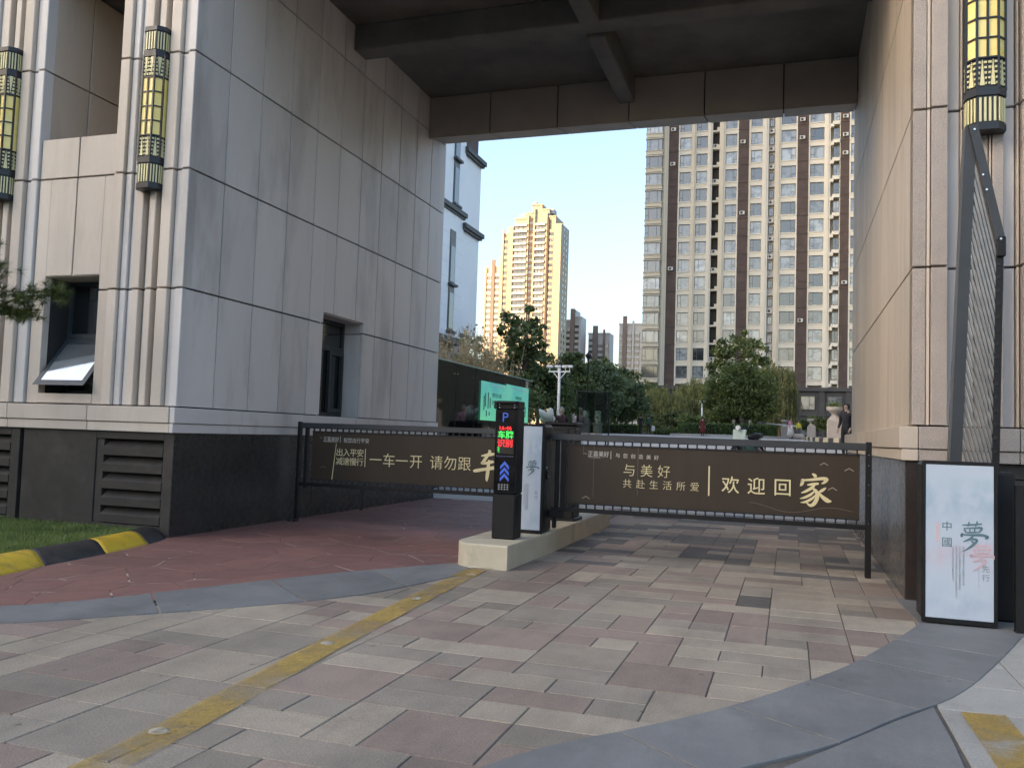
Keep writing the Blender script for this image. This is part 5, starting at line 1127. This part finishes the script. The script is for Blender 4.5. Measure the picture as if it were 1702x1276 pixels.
bam = thing('bamboo_clump', 'dry straw coloured bamboo growing above the glass pavilion', 'bamboo', (-11.9, 31.5, gz(31)))
b = MB(); LQ = []
for k in range(330):
    x = random.uniform(-13.6, -10.5); y = random.uniform(30, 33); h = random.uniform(2.5, 4.6)*(1-.10*abs(x+12.2)); lx, ly_ = random.gauss(0, .28), random.gauss(0, .2); z = gz(y)
    pth = [(x, y, z), (x+lx*.3, y+ly_*.3, z+h*.5), (x+lx, y+ly_, z+h)]; b.tube(pth, [.018, .014, .006], 4)
    for q in range(12): s_ = random.uniform(.35, 1); LQ.append((x+lx*s_**1.6+random.gauss(0, .1), y+ly_*s_, z+h*s_+random.gauss(0, .06)))
tag(b.build('stalks', M('dry_stalk', (.33, .27, .16), .8, (.24, .20, .12), 3), bam), kind='stuff')
put('leaves', raw_mesh('leaves', quads(np.array(LQ), .13)-np.array(tuple(wpos(bam))), 4, LV_DRY), bam, wpos(bam))
cd = tree('cedar_tree', 'feathery cedar behind the bamboo and white building', 'tree', -15.9, 41, 5.2, [(0, 0, 4.6, 1.0, .5), (.6, 0, 3.9, 1.3, .5), (-.5, 0, 3.4, 1.5, .5), (.9, 0, 3.0, 1.5, .5), (0, 0, 2.2, 1.8, .7)], 6500, .13, LV_B, .12, 'trees behind the gate')

def hedge(label, pts, h, n, group='clipped hedges', mat=LV_H):
    cx = sum(p[0] for p in pts)/len(pts); cy = sum(p[1] for p in pts)/len(pts); z = gz(cy); t = thing('hedge', label, 'hedge', (cx, cy, z), group)
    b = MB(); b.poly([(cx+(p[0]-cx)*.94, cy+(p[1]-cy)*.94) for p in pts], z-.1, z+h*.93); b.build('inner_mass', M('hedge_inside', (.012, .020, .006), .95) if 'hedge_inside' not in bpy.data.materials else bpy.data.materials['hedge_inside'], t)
    xs = [p[0] for p in pts]; ys2 = [p[1] for p in pts]; P = []
    while len(P) < n:
        if random.random() < .5:
            x, y = random.uniform(min(xs), max(xs)), random.uniform(min(ys2), max(ys2)); ins = False
            for (a, b_), (c, d) in zip(pts, pts[1:]+pts[:1]):
                if (b_ > y) != (d > y) and x < (c-a)*(y-b_)/(d-b_)+a: ins = not ins
            if ins: P.append((x, y, z+h+random.gauss(0, .04)))
        else:
            k = random.randrange(len(pts)); a, c = pts[k], pts[(k+1) % len(pts)]; s_ = random.random(); P.append((a[0]+(c[0]-a[0])*s_+random.gauss(0, .04), a[1]+(c[1]-a[1])*s_+random.gauss(0, .04), z+random.uniform(0, h)))
    put('leaves', raw_mesh('leaves', quads(np.array(P), .12)-np.array([cx, cy, z]), 4, mat), t, (cx, cy, z)); return t
ring = [(-4.75+3.8*math.cos(a), 70+3.8*math.sin(a)) for a in [i*math.pi/14 for i in range(28)]]
hedge('round clipped hedge on the roundabout island', ring, .95, 9000)
hedge('clipped hedge left of the two people in dark clothes', [(-16.3, 72), (-12.2, 72), (-12.2, 73.5), (-16.3, 73.5)], .75, 3500)
hedge('long low hedge behind the person in red', [(-13.2, 87), (-7.6, 87), (-7.6, 88.2), (-13.2, 88.2)], .55, 3500)
rk = MB(); rp = [(-4.7+4.5*math.cos(i*math.pi/24), 70+4.5*math.sin(i*math.pi/24)) for i in range(48)]; rk.poly(rp, gz(70)-.2, gz(70)+.14, 0, .04)
tag(rk.build('roundabout_island', CONCPALE), 'round pale kerbed island carrying the clipped hedge', 'traffic island')
bed = sheet('ground', GROUND, [-60, -24, -13.3], [60, 74, 90, 130], .02); bed2 = sheet('ground', GROUND, [-13.3, 0, 6], [86.5, 100, 148], .02)

# ================================================================== STREET FURNITURE BEHIND THE GATE
def pole_cam(label, x, y, ztop, r, arms):
    z = gz(y); t = thing('camera_pole', label, 'camera pole', (x, y, z), 'white camera poles')
    b = MB(); b.tube([(x, y, z), (x, y, ztop)], [r, r*.8], 12); b.build('pole', WHITEP, t, True)
    b = MB(); w_ = arms
    b.bar((x-w_, y, ztop-.12), (x+w_, y, ztop-.12), .05, .05); b.bar((x-w_*.6, y, ztop-.13), (x, y, ztop-.42), .03, .03); b.bar((x+w_*.6, y, ztop-.13), (x, y, ztop-.42), .03, .03); b.build('cross_arm', WHITEP, t)
    for k, u in enumerate((-.9, -.15, .55, .95)):
        b = MB(); cx = x+w_*u; b.cbox(cx-.12, cx+.12, y-.05, y+.05, ztop+.02, ztop+.11, .02); b.bar((cx, y, ztop-.12), (cx, y, ztop+.03), .02, .02); b.build('camera', WHITEP, t)
p = at(930, 612, 30); pole_cam('white camera pole with cross arm behind the island light box', p.x, 30, p.z, .058, .40)
p = at(1167, 668, 90); pole_cam('white camera pole behind the person in red', p.x, 90, p.z, .09, .42)
lp = at(978, 590, 40); z = gz(40); sl_ = thing('street_lamp', 'black street lamp post with lantern head among the trees', 'street lamp', (lp.x, 40, z))
b = MB(); b.lathe([(.12, z), (.12, z+.25), (.06, z+.4), (.042, z+1.2), (.036, lp.z-.28), (.06, lp.z-.24), (.03, lp.z-.2)], lp.x, 40, 12); b.build('post', BLACKM, sl_, True)
b = MB(); b.lathe([(.07, lp.z-.2), (.15, lp.z-.02), (.15, lp.z), (.05, lp.z+.10), (.012, lp.z+.18)], lp.x, 40, 8); b.build('lantern_head', BLACKM, sl_)
b = MB(); b.lathe([(.06, lp.z-.19), (.13, lp.z-.03)], lp.x, 39.99, 8); b.build('lamp_glass', M('frosted_glass', (.5, .5, .48), .4), sl_)
nb = thing('notice_board', 'dark notice board on posts behind the barrier cabinet', 'notice board', (-5.4, 24, gz(24)))
b = MB(); b.cbox(-5.84, -4.94, 23.95, 24.05, 1.62, 2.80, .01); b.build('board', glass_mat('smoked_board', (.42, .50, .46), .0), nb)
for x in (-5.82, -4.92): b = MB(); b.cbox(x-.02, x+.02, 24.06, 24.10, gz(24)-.05, 2.82, .004); b.build('post', BLACKM, nb)
b = MB(); b.box(-5.84, -4.90, 23.93, 24.07, 2.803, 2.82); b.build('top_trim', DGREYM, nb)
STONE = M('carved_stone', (.42, .37, .33), .8, (.35, .31, .28), 3, bump=.3, bscale=20)
for dx, lab in ((0, 'stone planter pot with patterned lantern, left one by the street lamp'), (.52, 'stone planter pot with patterned lantern, right one by the street lamp')):
    x = -8.35+dx; z = gz(36); t = thing('planter_pot', lab, 'planter', (x, 36, z), 'stone pots by the street lamp')
    b = MB(); b.lathe([(.16, z), (.20, z+.05), (.19, z+.42), (.24, z+.45), (.24, z+.52)], x, 36, 14); b.build('pot', STONE, t)
    b = MB(); b.lathe([(.14, z+.52), (.14, z+1.0), (.11, z+1.03)], x, 36, 14); b.build('patterned_lantern', M('patterned_white', (.62, .62, .55), .6, (.12, .16, .10), 9, vrange=(.48, .52)) if dx == 0 else bpy.data.materials['patterned_white'], t)
def urn(label, x, y, s=1.0):
    z = gz(y); t = thing('urn_pillar', label, 'urn pillar', (x, y, z), 'stone urn pillars by the road')
    b = MB(); b.cbox(x-.30*s, x+.30*s, y-.30*s, y+.30*s, z-.1, z+1.0*s, .04); b.lathe([(.28*s, z+1.0*s), (.20*s, z+1.1*s), (.13*s, z+1.2*s)], x, y, 16); b.build('pedestal', STONE, t)
    b = MB(); b.lathe([(.12*s, z+1.2*s), (.14*s, z+1.26*s), (.28*s, z+1.38*s), (.34*s, z+1.42*s), (.34*s, z+1.52*s), (.30*s, z+1.56*s)], x, y, 18); b.build('urn', STONE, t, False)
    P = np.array([x, y, z+1.6*s])+rng.normal(size=(500, 3))*np.array([.15, .15, .09])*s; put('planting', raw_mesh('planting', quads(P, .09)-np.array([x, y, z]), 4, LV_M), t, (x, y, z))
urn('nearest stone urn pillar beside the man in black', 2.08, 45, 1.12); urn('middle stone urn pillar behind the raised pavement', at(1349, 700, 64).x, 64, .95); urn('farthest stone urn pillar behind the person in pink', at(1305, 700, 77).x, 77, 1.05)
bo = thing('boom_barrier', 'white boom barrier with pale cabinet right of the roundabout', 'boom barrier', (-2.2, 75, gz(75)))
z = gz(75); b = MB(); b.cbox(-2.65, -1.95, 74.8, 75.2, z, z+1.4, .12); b.build('cabinet', STONE, bo); b = MB(); b.bar((-2.0, 74.75, z+1.25), (2.2, 74.75, z+.98), .06, .11); b.build('boom', WHITEP, bo)
b = MB(); b.bar((2.2, 74.75, z), (2.2, 74.75, z+1.0), .08, .08); b.build('rest_post', BLACKM, bo)
kc2 = [(1.0, 62), (1.05, 57), (1.25, 52), (1.6, 47), (2.0, 43), (2.4, 39)]; kc2 = resample(kc2, 15)
sk = thing('striped_kerb', 'kerb striped black and white around the raised pavement on the right', 'kerb', (1, 50, gz(50)))
for k in range(14):
    (xa, ya), (xb, yb_) = kc2[k], kc2[k+1]; za, zb_ = gz(ya), gz(yb_); b = MB()
    b.add([(xa-.15, ya, za-.05), (xb-.15, yb_, zb_-.05), (xb+.15, yb_, zb_-.05), (xa+.15, ya, za-.05), (xa-.15, ya, za+.22), (xb-.15, yb_, zb_+.22), (xb+.15, yb_, zb_+.22), (xa+.15, ya, za+.22)], [(3,2,1,0),(4,5,6,7),(0,1,5,4),(1,2,6,5),(2,3,7,6),(3,0,4,7)])
    b.build('kerb_block', KPAINT if k % 2 else ISLAND, sk)
rp2 = MB(); n15 = len(kc2); rp2.add([(x+.14, y, gz(y)+.2) for x, y in kc2]+[(8, y, gz(y)+.2) for x, y in kc2], [(i+1, i, n15+i, n15+i+1) for i in range(n15-1)]); tag(rp2.build('raised_pavement', CONCPALE), kind='structure')
cone = thing('warning_cone', 'orange warning sign in front of the boom barrier', 'warning sign', (-.9, 73.5, gz(73))); z = gz(73)
b = MB(); b.lathe([(.26, z), (.26, z+.04), (.17, z+.05), (.04, z+.85)], -.9, 73.5, 10); b.build('cone', M('orange_plastic', (.55, .22, .06), .5), cone)
# swan-like white form beside the old man
sw_ = thing('swan_sculpture', 'white bird-shaped sculpture beside the grey-haired person', 'sculpture', (-7.3, 26.2, gz(26)))
z = gz(26); WS = M('white_sculpture', (.72, .70, .66), .5)
b = MB(); b.cbox(-7.55, -6.6, 25.9, 26.6, z, z+1.22, .05); b.build('plinth', BLACKM, sw_)
b = MB(); b.lathe([(.05, z+1.22), (.20, z+1.26), (.24, z+1.36), (.17, z+1.48), (.05, z+1.52)], -7.32, 26.2, 14, 0, 1.1, .6); b.build('body', WS, sw_, True)
b = MB(); b.tube([(-7.30, 26.1, z+1.40), (-7.50, 26.1, z+1.55), (-7.58, 26.1, z+1.66)], [.12, .10, .02], 10); b.build('wing', WS, sw_, True)
b = MB(); b.tube([(-7.24, 26.1, z+1.35), (-7.20, 26.1, z+1.52), (-7.22, 26.1, z+1.66), (-7.24, 26.1, z+1.70)], [.13, .11, .09, .03], 10); b.build('neck', WS, sw_, True)

# parked electric scooter
sc = thing('electric_scooter', 'parked electric scooter with pale front shield behind the right barrier', 'scooter', (-1.2, 28, gz(28)), rz=rad(70)); z = gz(28)
sc.rotation_euler[2] = 0
def S_(x, y, zz): a = rad(58); return (-1.25+x*math.cos(a)-y*math.sin(a), 28+x*math.sin(a)+y*math.cos(a), z+zz)
GRN = M('green_plastic', (.03, .10, .07), .35)
for wx in (-.62, .60):
    b = MB(); b.tube([S_(wx+.21*math.cos(k*math.pi/8), 0, .25+.21*math.sin(k*math.pi/8)) for k in range(17)], .05, 8); wheel = b.build('wheel', RUBBER, sc, True)
    b = MB(); b.tube([S_(wx, -.03, .25), S_(wx, .03, .25)], .14, 14); b.build('rim', SILVER, wheel)
b = MB(); b.tube([S_(-.60, 0, .26), S_(-.42, 0, .62), S_(-.36, 0, .98)], [.05, .06, .04], 8); b.build('fork', BLACKM, sc, True)
b = MB(); b.tube([S_(-.40, 0, .45), S_(-.25, 0, .30), S_(.15, 0, .30), S_(.35, 0, .55), S_(.70, 0, .60)], [.10, .13, .14, .15, .06], 10); b.build('body', GRN, sc, True)
b = MB(); b.tube([S_(.10, 0, .72), S_(.45, 0, .76), S_(.72, 0, .78)], [.09, .12, .08], 10); b.build('seat', BLACKM, sc, True)
b = MB(); b.tube([S_(-.34, -.32, 1.02), S_(-.38, 0, .98), S_(-.34, .32, 1.02)], .022, 8); b.build('handlebar', BLACKM, sc, True)
b = MB(); b.add([S_(-.52, -.20, .46), S_(-.52, .20, .46), S_(-.46, .24, .95), S_(-.46, -.24, .95), S_(-.48, -.20, .46), S_(-.48, .20, .46), S_(-.42, .24, .95), S_(-.42, -.24, .95)], [(3,2,1,0),(4,5,6,7),(0,1,5,4),(1,2,6,5),(2,3,7,6),(3,0,4,7)]); b.build('front_shield', M('mint_shield', (.50, .60, .55), .35), sc)
b = MB(); b.tube([S_(-.50, 0, 1.0), S_(-.57, 0, 1.0)], .075, 12); b.build('headlight', WHITEP, sc)
for s_ in (-1, 1): b = MB(); b.tube([S_(-.36, .24*s_, 1.0), S_(-.34, .30*s_, 1.18)], .010, 6); b.tube([S_(-.36, .30*s_, 1.20), S_(-.33, .30*s_, 1.20)], .06, 10); b.build('mirror', SILVER, sc)

# ================================================================== PEOPLE
SKIN = M('skin', (.50, .33, .25), .55); HAIRB = M('dark_hair', (.012, .010, .009), .6); HAIRG = M('grey_hair', (.32, .31, .30), .7); SHOE = M('dark_shoe', (.02, .02, .02), .5)
def person(label, x, y, H, top, bottom, hair=None, face=0.0, stride=.0, skirt=None, long_hair=False, arm=(0, 0), zoff=0):
    z = gz(y)+zoff; t = thing('person', label, 'person', (x, y, z)); k = H/1.74; hair = hair or HAIRB
    J = {}; E_ = []; R_ = {}; lab = {}
    def j(n, p, r, par=None, l=0): J[n] = Vector(p); R_[n] = r; lab[n] = l; par and E_.append((par, n))
    j('pel', (0, 0, .95), (.155, .11), None, 1); j('wai', (0, 0, 1.10), (.14, .10), 'pel', 0); j('che', (0, .01, 1.32), (.165, .115), 'wai', 0); j('nb', (0, .015, 1.46), (.07, .07), 'che', 0); j('nk', (0, .01, 1.53), (.055, .055), 'nb', 2); j('hd', (0, -.01, 1.62), (.085, .10), 'nk', 2); j('tp', (0, 0, 1.70), (.065, .075), 'hd', 2); j('nose', (0, -.115, 1.61), (.012, .014), 'hd', 2)
    for s_, q in ((-1, 'l'), (1, 'r')):
        sw2 = stride*s_; a_ = arm[0 if s_ < 0 else 1]
        j('sh'+q, (.185*s_, .01, 1.41), (.065, .065), 'che', 0); j('el'+q, (.235*s_, .03+sw2*.35, 1.13), (.048, .048), 'sh'+q, 0); j('wr'+q, (.235*s_-.08*a_*s_, -.06+sw2*.5-.2*a_, .90+.17*a_), (.032, .032), 'el'+q, 0); j('ha'+q, (.23*s_-.1*a_*s_, -.09+sw2*.55-.24*a_, .83+.2*a_), (.036, .020), 'wr'+q, 2)
        hb = J['ha'+q]
        for f, (fx_, ln) in enumerate(((-.028, .07), (-.010, .082), (.010, .078), (.028, .06))): j(f'f{f}'+q, hb+Vector((fx_*.5, -.018+fx_*.9, -ln)), (.009, .009), 'ha'+q, 2)
        j('th'+q, hb+Vector((-.02*s_, -.045, -.035)), (.010, .010), 'ha'+q, 2)
        j('hp'+q, (.09*s_, 0, .90), (.095, .10), 'pel', 1); j('kn'+q, (.10*s_, -.03-sw2*.5, .50), (.062, .065), 'hp'+q, 1); j('an'+q, (.10*s_, .03-sw2*.9, .09), (.042, .045), 'kn'+q, 1); j('to'+q, (.115*s_, -.13-sw2*.9, .04), (.038, .030), 'an'+q, 3)
    names = list(J); me = bpy.data.meshes.new('body'); cf, sf = math.cos(face), math.sin(face)
    rot = lambda v: Vector((v.x*cf-v.y*sf, v.x*sf+v.y*cf, v.z))*k
    me.from_pydata([rot(J[n]) for n in names], [(names.index(a), names.index(b_)) for a, b_ in E_], [])
    o = bpy.data.objects.new('tmp', me); COL.objects.link(o); m = o.modifiers.new('s', 'SKIN'); m.use_smooth_shade = True; sv = me.skin_vertices[0].data
    for i, n in enumerate(names): sv[i].radius = (R_[n][0]*k, R_[n][1]*k); sv[i].use_root = n == 'pel'
    ss = o.modifiers.new('u', 'SUBSURF'); ss.levels = 1; ss.render_levels = 1
    body = bpy.data.meshes.new_from_object(o.evaluated_get(bpy.context.evaluated_depsgraph_get())); bpy.data.objects.remove(o); body.name = 'body'
    body.materials.clear()
    for mt in (top, bottom, SKIN, SHOE): body.materials.append(mt)
    segs = [(rot(J[a]), rot(J[b_]), lab[b_]) for a, b_ in E_]
    for pgn in body.polygons:
        c = pgn.center; best = (9, 0)
        for a, b_, l_ in segs:
            d = b_-a; u = max(0, min(1, (c-a).dot(d)/d.length_squared)); q = (c-a-d*u).length
            if q < best[0]: best = (q, l_)
        if c.z > 1.5*k: best = (0, 2)
        pgn.material_index = best[1]; pgn.use_smooth = True
    put('body', body, t, (x, y, z))
    hb_ = MB(); n = 14
    prof = [(.002, 1.745), (.05, 1.738), (.085, 1.70), (.10, 1.65), (.098, 1.60), (.085, 1.555)] + ([(.10, 1.45), (.08, 1.36)] if long_hair else [])
    vs_ = []
    for r_, zz in prof:
        for q in range(n):
            a = 2*math.pi*q/n; yy = math.sin(a)*r_*1.12+.012
            if zz < 1.68 and math.sin(a) < -.25: yy *= .35
            vs_.append(rot(Vector((math.cos(a)*r_*.95, yy, zz)))+Vector((x, y, z)))
    hb_.add(vs_, [(i*n+q, (i+1)*n+q, (i+1)*n+(q+1) % n, i*n+(q+1) % n) for i in range(len(prof)-1) for q in range(n)]); hb_.build('hair', hair, t, True)
    eb = MB()
    for s_ in (-1, 1): e = rot(Vector((.033*s_, -.098, 1.635)))+Vector((x, y, z)); eb.lathe([(.009*k, e.z-.006), (.010*k, e.z), (.006*k, e.z+.006)], e.x, e.y, 6)
    eb.build('eyes', HAIRB, t)
    if skirt:
        b = MB(); b.lathe([(.30*k, z+skirt[1]*k), (.22*k, z+.75*k), (.165*k, z+1.05*k), (.15*k, z+1.12*k)], x, y, 18, 0, 1, .8); b.build('skirt', skirt[0], t, True)
    return t
C_ = lambda n, c: M(n, c, .8, tuple(v*.75 for v in c), 6)
BLK = C_('black_cloth', (.016, .016, .020)); NAVY = C_('navy_cloth', (.02, .024, .035)); GREENC = C_('green_jacket', (.015, .085, .06)); REDC = C_('dark_red_coat', (.16, .018, .022)); PNK = C_('pink_top', (.62, .30, .38)); WHT = C_('white_cloth', (.72, .71, .70)); YEL = C_('yellow_vest', (.62, .58, .06)); MAR = C_('maroon_coat', (.055, .022, .026)); PNK2 = C_('pink_coat', (.50, .30, .38)); GRY = C_('grey_cloth', (.12, .12, .13))
person('person in a black jacket standing by the right gatehouse corner', 1.70, 29, 1.76, BLK, BLK, face=rad(-35), arm=(.3, .3))
person('person in a long dark red coat walking near the roundabout', at(1168, 700, 65).x, 65, 1.42, REDC, REDC, face=0, stride=.18, skirt=(REDC, .35))
person('person in dark clothes, left of the pair walking by the hedge', at(1065, 700, 70).x, 70, 1.62, BLK, BLK, face=rad(170), stride=.15)
pb = person('person in a green jacket with a white bag, right of the pair', at(1078, 700, 70.4).x, 70.4, 1.60, GREENC, BLK, face=rad(190), stride=-.15)
b = MB(); z = gz(70); bx_ = at(1086, 700, 70.2).x; b.cbox(bx_-.13, bx_+.13, 70.1, 70.25, z+.30, z+.72, .05); bag = b.build('shopping_bag', WHT); tag(bag, 'white shopping bag held by the person in the green jacket', 'bag')
person('person in a pink top and white skirt by the boom barrier', .05, 69, 1.62, PNK, WHT, face=rad(60), skirt=(WHT, .28), long_hair=True)
person('child in a yellow vest near the boom barrier', .66, 71, 1.35, YEL, GRY, face=rad(20), zoff=.12)
person('grey-haired person in a maroon coat behind the island', -7.02, 26.8, 1.66, MAR, GRY, HAIRG, face=rad(30))
person('person in a pink coat partly behind the white pole', -6.55, 27.4, 1.60, PNK2, WHT, HAIRG, face=rad(-20))
st_ = MB(); z = gz(71); st_.cbox(.25, 1.1, 70.2, 70.8, z, z+.42, .12); tag(st_.build('stone_block', STONE), 'low rounded stone block in front of the child in yellow', 'stone block')
